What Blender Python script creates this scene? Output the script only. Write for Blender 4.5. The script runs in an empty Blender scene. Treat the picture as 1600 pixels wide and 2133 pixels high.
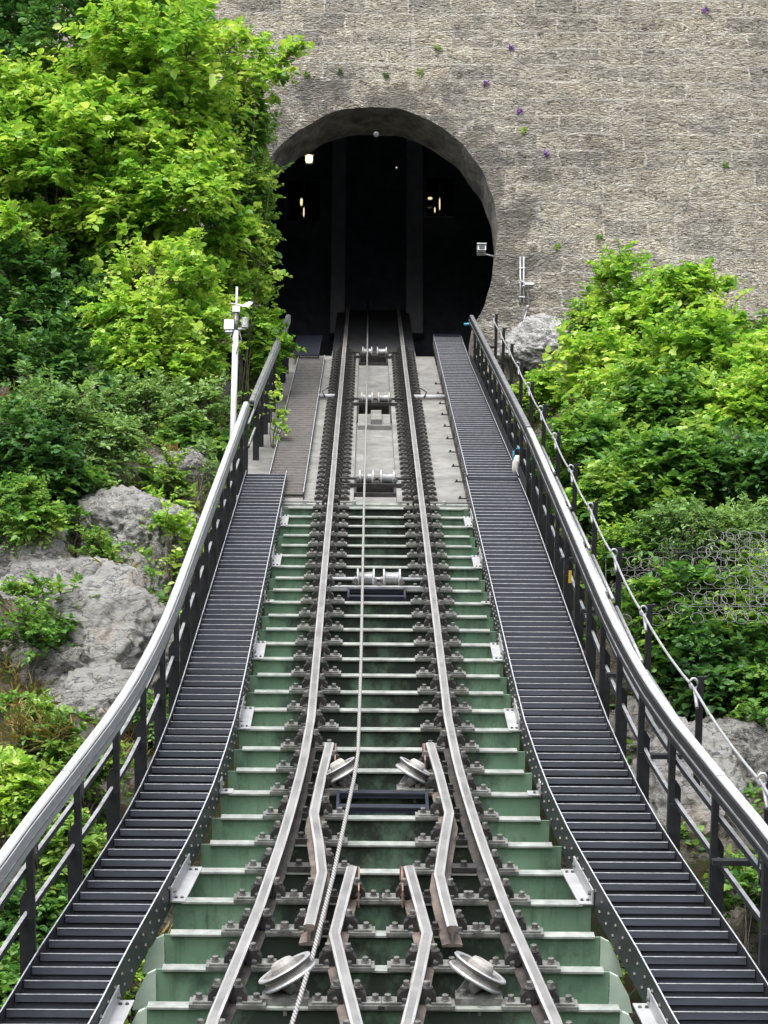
import bpy, bmesh, math, random
import numpy as np
from mathutils import Vector, Matrix, noise
from mathutils.geometry import tessellate_polygon
C = bpy.context.scene.collection
R = math.radians
# ------------------------------------------------------------------ camera
F_PX, CXP, CYP = 4600.0, 800.0, 1066.5
PITCH, YAW, ROLL = R(18.0), 0.00866, R(0.3)
fw = Vector((math.sin(YAW)*math.cos(PITCH), math.cos(YAW)*math.cos(PITCH), math.sin(PITCH)))
r0 = Vector((math.cos(YAW), -math.sin(YAW), 0)); u0v = r0.cross(fw)
rt = r0*math.cos(ROLL)+u0v*math.sin(ROLL); up = u0v*math.cos(ROLL)-r0*math.sin(ROLL)
cam = bpy.data.cameras.new('camera'); co = bpy.data.objects.new('camera', cam); C.objects.link(co)
co.matrix_world = Matrix((rt, up, -fw)).transposed().to_4x4()
cam.sensor_fit = 'VERTICAL'; cam.sensor_height = 36; cam.lens = F_PX/2133*36
cam.clip_start = .1; cam.clip_end = 2000
bpy.context.scene.camera = co
# ------------------------------------------------------------------ world, sun, exposure
SUN_EL, SUN_AZ = R(52), R(198)          # high, from behind the camera and slightly to the left
w = bpy.data.worlds.new('World'); bpy.context.scene.world = w; w.use_nodes = True
nt = w.node_tree; bg = nt.nodes['Background']
sk = nt.nodes.new('ShaderNodeTexSky'); sk.sky_type = 'NISHITA'; sk.sun_disc = False
sk.sun_elevation = SUN_EL; sk.sun_rotation = SUN_AZ; sk.dust_density = 3; sk.air_density = 1
hs = nt.nodes.new('ShaderNodeHueSaturation'); hs.inputs['Saturation'].default_value = .35
nt.links.new(sk.outputs[0], hs.inputs['Color']); nt.links.new(hs.outputs[0], bg.inputs[0]); bg.inputs[1].default_value = .15
sl = bpy.data.lights.new('sun', 'SUN'); sl.energy = 1.0; sl.angle = R(35); sl.color = (1, .97, .92)
so = bpy.data.objects.new('sun', sl); C.objects.link(so)
sd = Vector((math.sin(SUN_AZ)*math.cos(SUN_EL), math.cos(SUN_AZ)*math.cos(SUN_EL), math.sin(SUN_EL)))
so.rotation_euler = sd.to_track_quat('Z', 'Y').to_euler()
vs = bpy.context.scene.view_settings
vs.view_transform = 'Standard'; vs.look = 'None'; vs.exposure = 1.62; vs.gamma = 1
bpy.context.scene.cycles.max_bounces = 8; bpy.context.scene.cycles.diffuse_bounces = 5
# ------------------------------------------------------------------ track frame: u across, t up the slope, n off the rail plane
G = 1.3
A = PITCH+math.atan(923/F_PX); CA, SA = math.cos(A), math.sin(A)
D0, X0 = 6.07, .148
def W(u, t, n): return Vector((u+X0, t*CA-(n-D0)*SA, t*SA+(n-D0)*CA))
def inv(p): return (p.x-X0, p.y*CA+p.z*SA, -p.y*SA+p.z*CA+D0)
def ray(px, py): return (rt*((px-CXP)/F_PX)+up*((CYP-py)/F_PX)+fw)
def pt(px, py, n=0.):                       # pixel -> (u,t) on the plane n
    d = ray(px, py); dt = d.y*CA+d.z*SA; dn = -d.y*SA+d.z*CA
    k = (n-D0)/dn
    return k*d.x-X0, k*dt
def ty(py, n=0.): return pt(790, py, n)[1]
def at(px, py, t):                          # pixel + distance along the track -> world point
    d = ray(px, py); dt = d.y*CA+d.z*SA
    return d*(t/dt)
def proj(p): 
    z = p.dot(fw); return CXP+F_PX*p.dot(rt)/z, CYP-F_PX*p.dot(up)/z
def lerp_tab(tab, x):
    if x <= tab[0][0]: return tab[0][1]
    for (a, b), (c, d) in zip(tab, tab[1:]):
        if x <= c: return b+(d-b)*(x-a)/(c-a)
    return tab[-1][1]
IN_T = [(8, 2.55), (11.5, 2.1), (13.4, 1.88), (14.4, 1.79), (15.4, 1.678), (16.9, 1.52), (17.9, 1.445), (18.9, 1.40), (20.1, 1.367), (21.5, 1.36), (60, 1.355)]
def u_in(t): return lerp_tab(IN_T, t)
def u_outR(t): return u_in(t)+lerp_tab([(13, .75), (20, .79), (31, .81), (46, .65), (60, .65)], t)
def u_outL(t): return u_in(t)+.615
RAIL_T = [(8, 1.35), (13.4, 1.125), (15.4, .915), (16.9, .80), (17.8, .745), (18.9, .69), (20.3, .655), (60, .65)]
def u_rail(t): return lerp_tab(RAIL_T, t)
T_SLAB = ty(1036, -.1)
WALL_Y = W(0, 46.6, -.3).y
rng = random.Random(7)
# ------------------------------------------------------------------ naming helpers
ORD = 'first second third fourth fifth sixth seventh eighth ninth tenth eleventh twelfth thirteenth fourteenth fifteenth sixteenth seventeenth eighteenth nineteenth twentieth'.split()
TENS = {20: 'twenty', 30: 'thirty', 40: 'forty', 50: 'fifty'}
TENTH = {20: 'twentieth', 30: 'thirtieth', 40: 'fortieth', 50: 'fiftieth'}
def ordn(k):
    if k <= 20: return ORD[k-1]
    b = k//10*10
    return TENTH[b] if k == b else TENS[b]+'-'+ORD[k-b-1]
def tag(o, label=None, cat=None, group=None, kind=None):
    if label: o['label'] = label
    if cat: o['category'] = cat
    if group: o['group'] = group
    if kind: o['kind'] = kind
    return o
ORI = {}
class MB:
    """collects faces in track coordinates (frame='track') or world coordinates (frame='world') for ONE mesh"""
    def __init__(s): s.v = []; s.f = []; s.m = []; s.sm = []
    def add(s, vs, fs, m=0, smooth=False):
        o = len(s.v); s.v += [tuple(x) for x in vs]
        for f in fs: s.f.append(tuple(i+o for i in f)); s.m.append(m); s.sm.append(smooth)
    def box(s, a, b, m=0):
        (x0, y0, z0), (x1, y1, z1) = a, b
        s.add([(x0,y0,z0),(x1,y0,z0),(x1,y1,z0),(x0,y1,z0),(x0,y0,z1),(x1,y0,z1),(x1,y1,z1),(x0,y1,z1)],
              [(0,3,2,1),(4,5,6,7),(0,1,5,4),(1,2,6,5),(2,3,7,6),(3,0,4,7)], m)
    def prism(s, prof, path, m=0, caps=True, ms=None, smooth=False):
        """prof: list of (a,b) offsets; path: list of (point, dirA, dirB)"""
        k = len(prof); vs = []
        for p, da, db in path:
            for a, b in prof: vs.append(tuple(p[i]+da[i]*a+db[i]*b for i in range(3)))
        o = len(s.v); s.v += vs
        for i in range(len(path)-1):
            for j in range(k):
                j2 = (j+1) % k
                s.f.append((o+i*k+j, o+i*k+j2, o+(i+1)*k+j2, o+(i+1)*k+j)); s.m.append(ms[j] if ms else m); s.sm.append(smooth)
        if caps:
            s.f.append(tuple(o+j for j in reversed(range(k)))); s.m.append(m); s.sm.append(False)
            e = o+(len(path)-1)*k
            s.f.append(tuple(e+j for j in range(k))); s.m.append(m); s.sm.append(False)
    def tube(s, pts, r, n=8, m=0, caps=True):
        pts = [Vector(p) for p in pts]; path = []
        rr = r if isinstance(r, (list, tuple)) else [r]*len(pts)
        ring = [(math.cos(2*math.pi*i/n), math.sin(2*math.pi*i/n)) for i in range(n)]
        o = len(s.v)
        for i, p in enumerate(pts):
            d = (pts[min(i+1, len(pts)-1)]-pts[max(i-1, 0)])
            d = d.normalized() if d.length > 1e-9 else Vector((0, 0, 1))
            ref = Vector((0, 0, 1)) if abs(d.z) < .9 else Vector((1, 0, 0))
            x = d.cross(ref).normalized(); y = d.cross(x).normalized()
            for a, b in ring: s.v.append(tuple(p+(x*a+y*b)*rr[i]))
        for i in range(len(pts)-1):
            for j in range(n):
                j2 = (j+1) % n
                s.f.append((o+i*n+j, o+i*n+j2, o+(i+1)*n+j2, o+(i+1)*n+j)); s.m.append(m); s.sm.append(True)
        if caps:
            s.f.append(tuple(o+j for j in reversed(range(n)))); s.m.append(m); s.sm.append(False)
            e = o+(len(pts)-1)*n
            s.f.append(tuple(e+j for j in range(n))); s.m.append(m); s.sm.append(False)
    def lathe(s, c, axis, prof, n=24, m=0, ms=None):
        """prof: (radius, height along axis)"""
        c = Vector(c); ax = Vector(axis).normalized()
        ref = Vector((0, 0, 1)) if abs(ax.z) < .9 else Vector((1, 0, 0))
        x = ax.cross(ref).normalized(); y = ax.cross(x)
        o = len(s.v); k = len(prof)
        for r_, h in prof:
            for i in range(n):
                a = 2*math.pi*i/n
                s.v.append(tuple(c+ax*h+(x*math.cos(a)+y*math.sin(a))*max(r_, 1e-4)))
        for i in range(k-1):
            for j in range(n):
                j2 = (j+1) % n
                s.f.append((o+i*n+j, o+(i+1)*n+j, o+(i+1)*n+j2, o+i*n+j2)); s.m.append(ms[i] if ms else m); s.sm.append(False)
    def hexbolt(s, c, r, h, m=0, axis=(0, 0, 1)):
        s.lathe(c, axis, [(0, 0), (r*1.35, 0), (r*1.35, h*.18), (r, h*.18), (r, h*.95), (r*.8, h), (0, h)], 6, m)
    def build(s, name, mats, parent=None, origin=None, frame='track'):
        me = bpy.data.meshes.new(name)
        org = ORI[parent.name] if parent is not None else (origin if origin is not None else (s.v[0]))
        vv = [(x-org[0], y-org[1], z-org[2]) for x, y, z in s.v]
        me.from_pydata(vv, [], s.f)
        for mm in (mats if isinstance(mats, (list, tuple)) else [mats]): me.materials.append(mm)
        me.polygons.foreach_set('material_index', s.m); me.polygons.foreach_set('use_smooth', s.sm)
        me.update()
        bm = bmesh.new(); bm.from_mesh(me); bmesh.ops.recalc_face_normals(bm, faces=bm.faces); bm.to_mesh(me); bm.free()
        o = bpy.data.objects.new(name, me); C.objects.link(o)
        if parent is not None: o.parent = parent
        else:
            if frame == 'track': o.location = W(*org); o.rotation_euler = (A, 0, 0)
            else: o.location = org
        ORI[o.name] = org
        return o
def empty(name, org, frame='track', **k):
    o = bpy.data.objects.new(name, None); C.objects.link(o); o.empty_display_size = .1
    if frame == 'track': o.location = W(*org); o.rotation_euler = (A, 0, 0)
    else: o.location = org
    ORI[o.name] = tuple(org)
    return o
def dup_mesh(src, name, parent, offset, mirror=False):
    o = bpy.data.objects.new(name, src); C.objects.link(o); o.parent = parent; o.location = offset
    if mirror: o.scale = (-1, 1, 1)
    return o
# ------------------------------------------------------------------ materials
def nodes(name):
    m = bpy.data.materials.new(name); m.use_nodes = True; t = m.node_tree
    b = t.nodes['Principled BSDF']
    return m, t, b
def N(t, typ, **kw):
    n = t.nodes.new('ShaderNode'+typ)
    for k, v in kw.items():
        if k in n.inputs: n.inputs[k].default_value = v
        else: setattr(n, k, v)
    return n
def L(t, a, b): t.links.new(a, b)
def ramp(t, fac, stops):
    r = t.nodes.new('ShaderNodeValToRGB'); e = r.color_ramp.elements
    while len(e) < len(stops): e.new(.5)
    for i, (p, c) in enumerate(stops): e[i].position = p; e[i].color = (*c, 1) if len(c) == 3 else c
    L(t, fac, r.inputs[0]); return r.outputs[0]
def pos(t, scale=(1, 1, 1), rot=(0, 0, 0)):
    g = N(t, 'NewGeometry'); mp = N(t, 'Mapping'); mp.inputs['Scale'].default_value = scale; mp.inputs['Rotation'].default_value = rot
    L(t, g.outputs['Position'], mp.inputs[0]); return mp.outputs[0]
def noise_n(t, vec, scale, detail=6, rough=.6, dist=0.):
    n = N(t, 'TexNoise'); n.inputs['Scale'].default_value = scale; n.inputs['Detail'].default_value = detail
    n.inputs['Roughness'].default_value = rough; n.inputs['Distortion'].default_value = dist
    L(t, vec, n.inputs['Vector']); return n.outputs['Fac']
def mixc(t, f, a, b, mode='MIX'):
    m = t.nodes.new('ShaderNodeMix'); m.data_type = 'RGBA'; m.blend_type = mode
    for sock, v in ((m.inputs[0], f), (m.inputs[6], a), (m.inputs[7], b)):
        if isinstance(v, (int, float)): sock.default_value = v
        elif isinstance(v, tuple): sock.default_value = (*v, 1)
        else: L(t, v, sock)
    return m.outputs[2]
def bump(t, b, h, strength, dist):
    n = N(t, 'Bump'); n.inputs['Strength'].default_value = strength; n.inputs['Distance'].default_value = dist
    L(t, h, n.inputs['Height']); L(t, n.outputs[0], b.inputs['Normal']); return n
def simple(name, c1, c2, scale=6, lo=.35, hi=.65, rough=.5, metal=0., bs=.15, bd=.01, bscale=60, scl=(1, 1, 1), c3=None, spec=.5):
    m, t, b = nodes(name); v = pos(t, scl)
    st = [(lo, c1), (hi, c2)]
    if c3: st.append((min(.99, hi+.15), c3))
    f = noise_n(t, v, scale, 8, .65)
    L(t, ramp(t, f, st), b.inputs['Base Color'])
    b.inputs['Roughness'].default_value = rough; b.inputs['Metallic'].default_value = metal
    b.inputs['Specular IOR Level'].default_value = spec
    if bs: bump(t, b, noise_n(t, v, bscale, 4), bs, bd)
    return m
mt = {}
mt['black'] = simple('black_paint', (.009, .010, .012), (.020, .021, .024), 14, rough=.5, bs=.05)
mt['tread'] = simple('tread_steel', (.012, .014, .021), (.027, .031, .043), 4, rough=.6, bs=.1, scl=(.5, 1, 3), spec=.22, c3=(.05, .052, .06))
mt['tread_brown'] = simple('old_tread_steel', (.05, .044, .04), (.10, .09, .08), 9, rough=.6, bs=.1)
mt['nosing'] = simple('worn_glint_nosing', (.26, .27, .29), (.46, .47, .50), 20, rough=.45, bs=0)  # worn edge, with the glint of the sky put into its pale colour
mt['nosing_dull'] = simple('dull_nosing', (.12, .115, .11), (.24, .23, .22), 20, rough=.5, bs=0)
mt['galv'] = simple('galvanised', (.27, .275, .28), (.42, .43, .435), 9, rough=.42, metal=.35, bs=.05)
mt['cap'] = simple('handrail_cap', (.29, .296, .302), (.36, .366, .372), 3, rough=.42, bs=.03)
mt['capdark'] = simple('handrail_dull', (.09, .092, .097), (.19, .195, .20), 7, rough=.45, bs=.05)
mt['railtop'] = simple('polished_rail', (.15, .148, .145), (.27, .265, .26), 2.2, rough=.42, metal=.3, bs=.06, bscale=30)
mt['railedge'] = simple('bright_rail_edge', (.30, .295, .29), (.50, .495, .49), 3, lo=.3, hi=.7, rough=.38, metal=.3, bs=.05)
mt['railside'] = simple('rusty_rail', (.012, .011, .010), (.05, .042, .036), 8, rough=.75, bs=.5, bd=.02, bscale=25, c3=(.14, .11, .09))
mt['rust'] = simple('rust', (.10, .055, .04), (.23, .15, .12), 9, rough=.8, bs=.3)
mt['rustside'] = simple('rusty_check_rail', (.05, .043, .038), (.17, .135, .115), 4, rough=.75, bs=.3, c3=(.20, .12, .09))
mt['clamp'] = simple('clamp_iron', (.016, .0155, .0155), (.045, .042, .04), 12, rough=.5, metal=.2, bs=.2)
mt['bolt'] = simple('bolt_steel', (.06, .058, .055), (.19, .185, .175), 22, rough=.45, metal=.4, bs=.1)
mt['plate'] = simple('worn_plate', (.07, .072, .066), (.21, .212, .20), 10, rough=.5, metal=.15, bs=.1)
mt['rope'] = None
mt['white'] = simple('white_coat', (.40, .41, .42), (.48, .49, .50), 6, rough=.4, bs=.02)
mt['tube'] = simple('light_tube', (.6, .61, .6), (.75, .76, .75), 6, rough=.3, bs=0)
mt['concrete'] = None
def m_concrete():
    m, t, b = nodes('trackbed_concrete'); v = pos(t)
    c = ramp(t, noise_n(t, v, 1.3, 9, .68), [(.3, (.105, .102, .094)), (.5, (.17, .167, .156)), (.7, (.23, .226, .21))])
    c = mixc(t, ramp(t, noise_n(t, v, 5, 8, .7), [(.48, (0, 0, 0)), (.70, (.8, .8, .8))]), c, (.075, .072, .066))
    L(t, c, b.inputs['Base Color']); b.inputs['Roughness'].default_value = .85
    bump(t, b, noise_n(t, v, 40, 6), .25, .01); return m
mt['concrete'] = m_concrete()
def m_green():
    m, t, b = nodes('green_paint'); v = pos(t)
    c = ramp(t, noise_n(t, v, 2.2, 6), [(.3, (.10, .185, .12)), (.7, (.16, .26, .175))])
    g = N(t, 'NewGeometry'); sp = N(t, 'SeparateXYZ'); L(t, g.outputs['Position'], sp.inputs[0])
    ab = N(t, 'Math', operation='ADD'); L(t, sp.outputs[0], ab.inputs[0]); ab.inputs[1].default_value = -X0
    a2 = N(t, 'Math', operation='ABSOLUTE'); L(t, ab.outputs[0], a2.inputs[0])
    dd = N(t, 'Math', operation='SUBTRACT'); L(t, a2.outputs[0], dd.inputs[0]); dd.inputs[1].default_value = .62
    d3 = N(t, 'Math', operation='ABSOLUTE'); L(t, dd.outputs[0], d3.inputs[0])
    near = N(t, 'MapRange'); L(t, d3.outputs[0], near.inputs[0]); near.inputs[1].default_value = .05; near.inputs[2].default_value = .42
    near.inputs[3].default_value = .30; near.inputs[4].default_value = 0
    ins = N(t, 'MapRange'); L(t, a2.outputs[0], ins.inputs[0]); ins.inputs[1].default_value = .55; ins.inputs[2].default_value = .9
    ins.inputs[3].default_value = .16; ins.inputs[4].default_value = 0
    n1 = noise_n(t, pos(t, (1, 1, .6)), 3.2, 10, .72)
    s1 = N(t, 'Math', operation='ADD'); L(t, n1, s1.inputs[0]); L(t, near.outputs[0], s1.inputs[1])
    s2 = N(t, 'Math', operation='ADD'); L(t, s1.outputs[0], s2.inputs[0]); L(t, ins.outputs[0], s2.inputs[1])
    gr = ramp(t, s2.outputs[0], [(.50, (0, 0, 0)), (.72, (.95, .95, .95))])
    c = mixc(t, gr, c, (.022, .026, .022))
    st = noise_n(t, pos(t, (9, .6, .6)), 1.6, 6, .7)
    c = mixc(t, ramp(t, st, [(.54, (0, 0, 0)), (.70, (.6, .6, .6))]), c, (.035, .045, .03))
    lt = noise_n(t, pos(t, (3, 3, 2)), 1.4, 8, .75)
    c = mixc(t, ramp(t, lt, [(.56, (0, 0, 0)), (.72, (.45, .45, .45))]), c, (.25, .33, .25))
    sp2 = ramp(t, noise_n(t, v, 26, 6, .7), [(.62, (0, 0, 0)), (.75, (.6, .6, .6))])
    c = mixc(t, sp2, c, (.03, .045, .03))
    L(t, c, b.inputs['Base Color']); b.inputs['Roughness'].default_value = .5
    bump(t, b, noise_n(t, v, 30, 4), .08, .01); return m
mt['green'] = m_green()
mt['palegreen'] = simple('pale_green_paint', (.30, .40, .32), (.44, .53, .45), 4, rough=.5, bs=.05)
mt['flange'] = simple('bare_flange', (.16, .175, .16), (.30, .32, .29), 7, rough=.5, bs=.08, metal=.1)
mt['angle'] = simple('grey_angle', (.27, .275, .28), (.38, .385, .39), 7, rough=.5, bs=.05, metal=.2)
def m_rope():
    m, t, b = nodes('steel_rope'); 
    tc = N(t, 'NewGeometry'); mp = N(t, 'Mapping'); mp.inputs['Rotation'].default_value = (0, 0, .7)
    L(t, tc.outputs['Position'], mp.inputs[0])
    wv = N(t, 'TexWave'); wv.inputs['Scale'].default_value = 16; wv.inputs['Distortion'].default_value = .3; wv.bands_direction = 'DIAGONAL'
    L(t, mp.outputs[0], wv.inputs[0])
    L(t, ramp(t, wv.outputs['Fac'], [(.1, (.14, .135, .13)), (.7, (.38, .37, .36))]), b.inputs['Base Color'])
    b.inputs['Roughness'].default_value = .5; b.inputs['Metallic'].default_value = .2
    bump(t, b, wv.outputs['Fac'], .6, .01); return m
mt['rope'] = m_rope()
def m_wall():
    m, t, b = nodes('rubble_stone'); v = pos(t, (1, 1, 2.1))
    wob = N(t, 'TexNoise'); wob.inputs['Scale'].default_value = 3; wob.inputs['Detail'].default_value = 5; L(t, v, wob.inputs['Vector'])
    vm = N(t, 'VectorMath', operation='MULTIPLY_ADD'); L(t, wob.outputs['Color'], vm.inputs[0]); vm.inputs[1].default_value = (.22, .22, .22); L(t, v, vm.inputs[2])
    vo = N(t, 'TexVoronoi'); vo.inputs['Scale'].default_value = 8.5; L(t, vm.outputs[0], vo.inputs['Vector'])
    ve = N(t, 'TexVoronoi'); ve.feature = 'DISTANCE_TO_EDGE'; ve.inputs['Scale'].default_value = 8.5; L(t, vm.outputs[0], ve.inputs['Vector'])
    cell = N(t, 'SeparateColor'); L(t, vo.outputs['Color'], cell.inputs[0])
    c = ramp(t, cell.outputs[0], [(0., (.47, .435, .365)), (.35, (.59, .56, .49)), (.7, (.67, .64, .57)), (1., (.77, .745, .68))])
    big = noise_n(t, pos(t, (.5, .5, .9)), .8, 8, .7)
    c = mixc(t, ramp(t, big, [(.35, (.5, .5, .5)), (.65, (0, 0, 0))]), c, (.20, .19, .18))
    fine = noise_n(t, v, 42, 8, .75)
    c = mixc(t, .75, c, ramp(t, fine, [(.3, (.25, .25, .25)), (.5, (.9, .9, .88)), (.7, (1.35, 1.32, 1.25))]), 'MULTIPLY')
    fl = noise_n(t, pos(t, (1, 1, 2.3), (0, R(6), 0)), 5.2, 5, .66, 1.6)
    c = mixc(t, ramp(t, fl, [(.555, (0, 0, 0)), (.61, (.82, .82, .82))]), c, (.10, .092, .08))  # dark flecks: shadow crescents of the stones put into the colour
    fl2 = noise_n(t, pos(t, (1.3, 1, 2.2), (0, 0, 0)), 11, 6, .7, .8)
    c = mixc(t, ramp(t, fl2, [(.60, (0, 0, 0)), (.68, (.8, .8, .8))]), c, (.60, .58, .53))
    joint = ramp(t, ve.outputs['Distance'], [(.0, (1, 1, 1)), (.07, (0, 0, 0))])
    jn = ramp(t, noise_n(t, v, 6, 5), [(.42, (0, 0, 0)), (.6, (1, 1, 1))])
    jm = mixc(t, 1., joint, jn, 'MULTIPLY')
    c = mixc(t, jm, c, (.06, .055, .05))
    # lighter mortar of large squared blocks behind the rubble
    br = N(t, 'TexBrick'); br.inputs['Scale'].default_value = 1; br.inputs['Mortar Size'].default_value = .03; br.inputs['Mortar Smooth'].default_value = .6; br.inputs['Brick Width'].default_value = .95; br.inputs['Row Height'].default_value = .42
    mp = N(t, 'Mapping'); mp.inputs['Rotation'].default_value = (R(90), 0, 0)
    wv = N(t, 'VectorMath', operation='MULTIPLY_ADD'); L(t, wob.outputs['Color'], wv.inputs[0]); wv.inputs[1].default_value = (.16, .16, .11); g2 = N(t, 'NewGeometry'); L(t, g2.outputs['Position'], wv.inputs[2])
    L(t, wv.outputs[0], mp.inputs[0]); L(t, mp.outputs[0], br.inputs['Vector'])
    bm_ = mixc(t, 1., br.outputs['Fac'], ramp(t, noise_n(t, v, 1.6, 5), [(.36, (0, 0, 0)), (.58, (.7, .7, .7))]), 'MULTIPLY')
    bt = N(t, 'SeparateColor'); br.inputs['Color1'].default_value = (0, 0, 0, 1); br.inputs['Color2'].default_value = (1, 1, 1, 1); br.inputs['Bias'].default_value = 0; L(t, br.outputs['Color'], bt.inputs[0])
    c = mixc(t, .6, c, ramp(t, bt.outputs[0], [(0., (.60, .62, .65)), (.3, (.98, .98, .98)), (.7, (1.04, 1.0, .93)), (1., (1.12, 1.12, 1.1))]), 'MULTIPLY')
    c = mixc(t, bm_, c, (.74, .72, .66))
    c = mixc(t, .8, c, ramp(t, noise_n(t, pos(t, (.8, 1, 2.0), (0, R(4), 0)), 1.1, 6, .75, .5), [(.36, (.55, .55, .56)), (.5, (1, .98, .95)), (.66, (1.15, 1.1, 1.0))]), 'MULTIPLY')
    # pale lime streaks and the radial joints of the arch stones
    c = mixc(t, ramp(t, noise_n(t, pos(t, (5, 1, .22)), 1.0, 6, .6), [(.62, (0, 0, 0)), (.72, (.45, .45, .45))]), c, (.70, .68, .63))
    gp = N(t, 'NewGeometry'); sub = N(t, 'VectorMath', operation='SUBTRACT'); L(t, gp.outputs['Position'], sub.inputs[0]); sub.inputs[1].default_value = ARCH_C
    sx = N(t, 'SeparateXYZ'); L(t, sub.outputs[0], sx.inputs[0]); an = N(t, 'Math', operation='ARCTAN2'); L(t, sx.outputs[2], an.inputs[0]); L(t, sx.outputs[0], an.inputs[1])
    am = N(t, 'Math', operation='MULTIPLY_ADD'); L(t, an.outputs[0], am.inputs[0]); am.inputs[1].default_value = 5.6; am.inputs[2].default_value = 30; af = N(t, 'Math', operation='FRACT'); L(t, am.outputs[0], af.inputs[0])
    rj = ramp(t, af.outputs[0], [(0., (1, 1, 1)), (.06, (1, 1, 1)), (.09, (0, 0, 0))])
    ln_ = N(t, 'VectorMath', operation='LENGTH'); L(t, sub.outputs[0], ln_.inputs[0])
    lm = N(t, 'Math', operation='MULTIPLY_ADD'); L(t, noise_n(t, pos(t), 2.5, 5), lm.inputs[0]); lm.inputs[1].default_value = .5; L(t, ln_.outputs['Value'], lm.inputs[2])
    rm = N(t, 'MapRange'); L(t, lm.outputs[0], rm.inputs[0]); rm.inputs[1].default_value = 3.55; rm.inputs[2].default_value = 3.7; rm.inputs[3].default_value = .5; rm.inputs[4].default_value = 0
    c = mixc(t, mixc(t, 1., rj, rm.outputs[0], 'MULTIPLY'), c, (.62, .60, .55))
    # dark weathering round the arch crown
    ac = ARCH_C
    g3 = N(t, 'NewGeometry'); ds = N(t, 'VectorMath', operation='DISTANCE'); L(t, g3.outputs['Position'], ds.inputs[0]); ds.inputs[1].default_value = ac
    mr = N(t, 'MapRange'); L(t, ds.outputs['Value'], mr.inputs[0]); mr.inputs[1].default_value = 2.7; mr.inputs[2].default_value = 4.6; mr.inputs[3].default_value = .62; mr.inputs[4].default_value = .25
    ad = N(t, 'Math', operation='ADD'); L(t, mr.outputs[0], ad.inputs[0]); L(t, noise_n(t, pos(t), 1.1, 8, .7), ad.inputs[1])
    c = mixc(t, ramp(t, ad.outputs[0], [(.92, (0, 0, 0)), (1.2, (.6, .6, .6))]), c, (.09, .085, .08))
    L(t, c, b.inputs['Base Color']); b.inputs['Roughness'].default_value = .95; b.inputs['Specular IOR Level'].default_value = .1
    hsum = N(t, 'Math', operation='MULTIPLY_ADD'); L(t, ve.outputs['Distance'], hsum.inputs[0]); hsum.inputs[1].default_value = 1.6
    hf = N(t, 'Math', operation='MULTIPLY_ADD'); L(t, fine, hf.inputs[0]); hf.inputs[1].default_value = .55; L(t, cell.outputs[1], hf.inputs[2])
    hg = N(t, 'Math', operation='MULTIPLY_ADD'); L(t, fl, hg.inputs[0]); hg.inputs[1].default_value = -2.6; L(t, hf.outputs[0], hg.inputs[2]); L(t, hg.outputs[0], hsum.inputs[2])
    bump(t, b, hsum.outputs[0], 1., .11); return m
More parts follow.
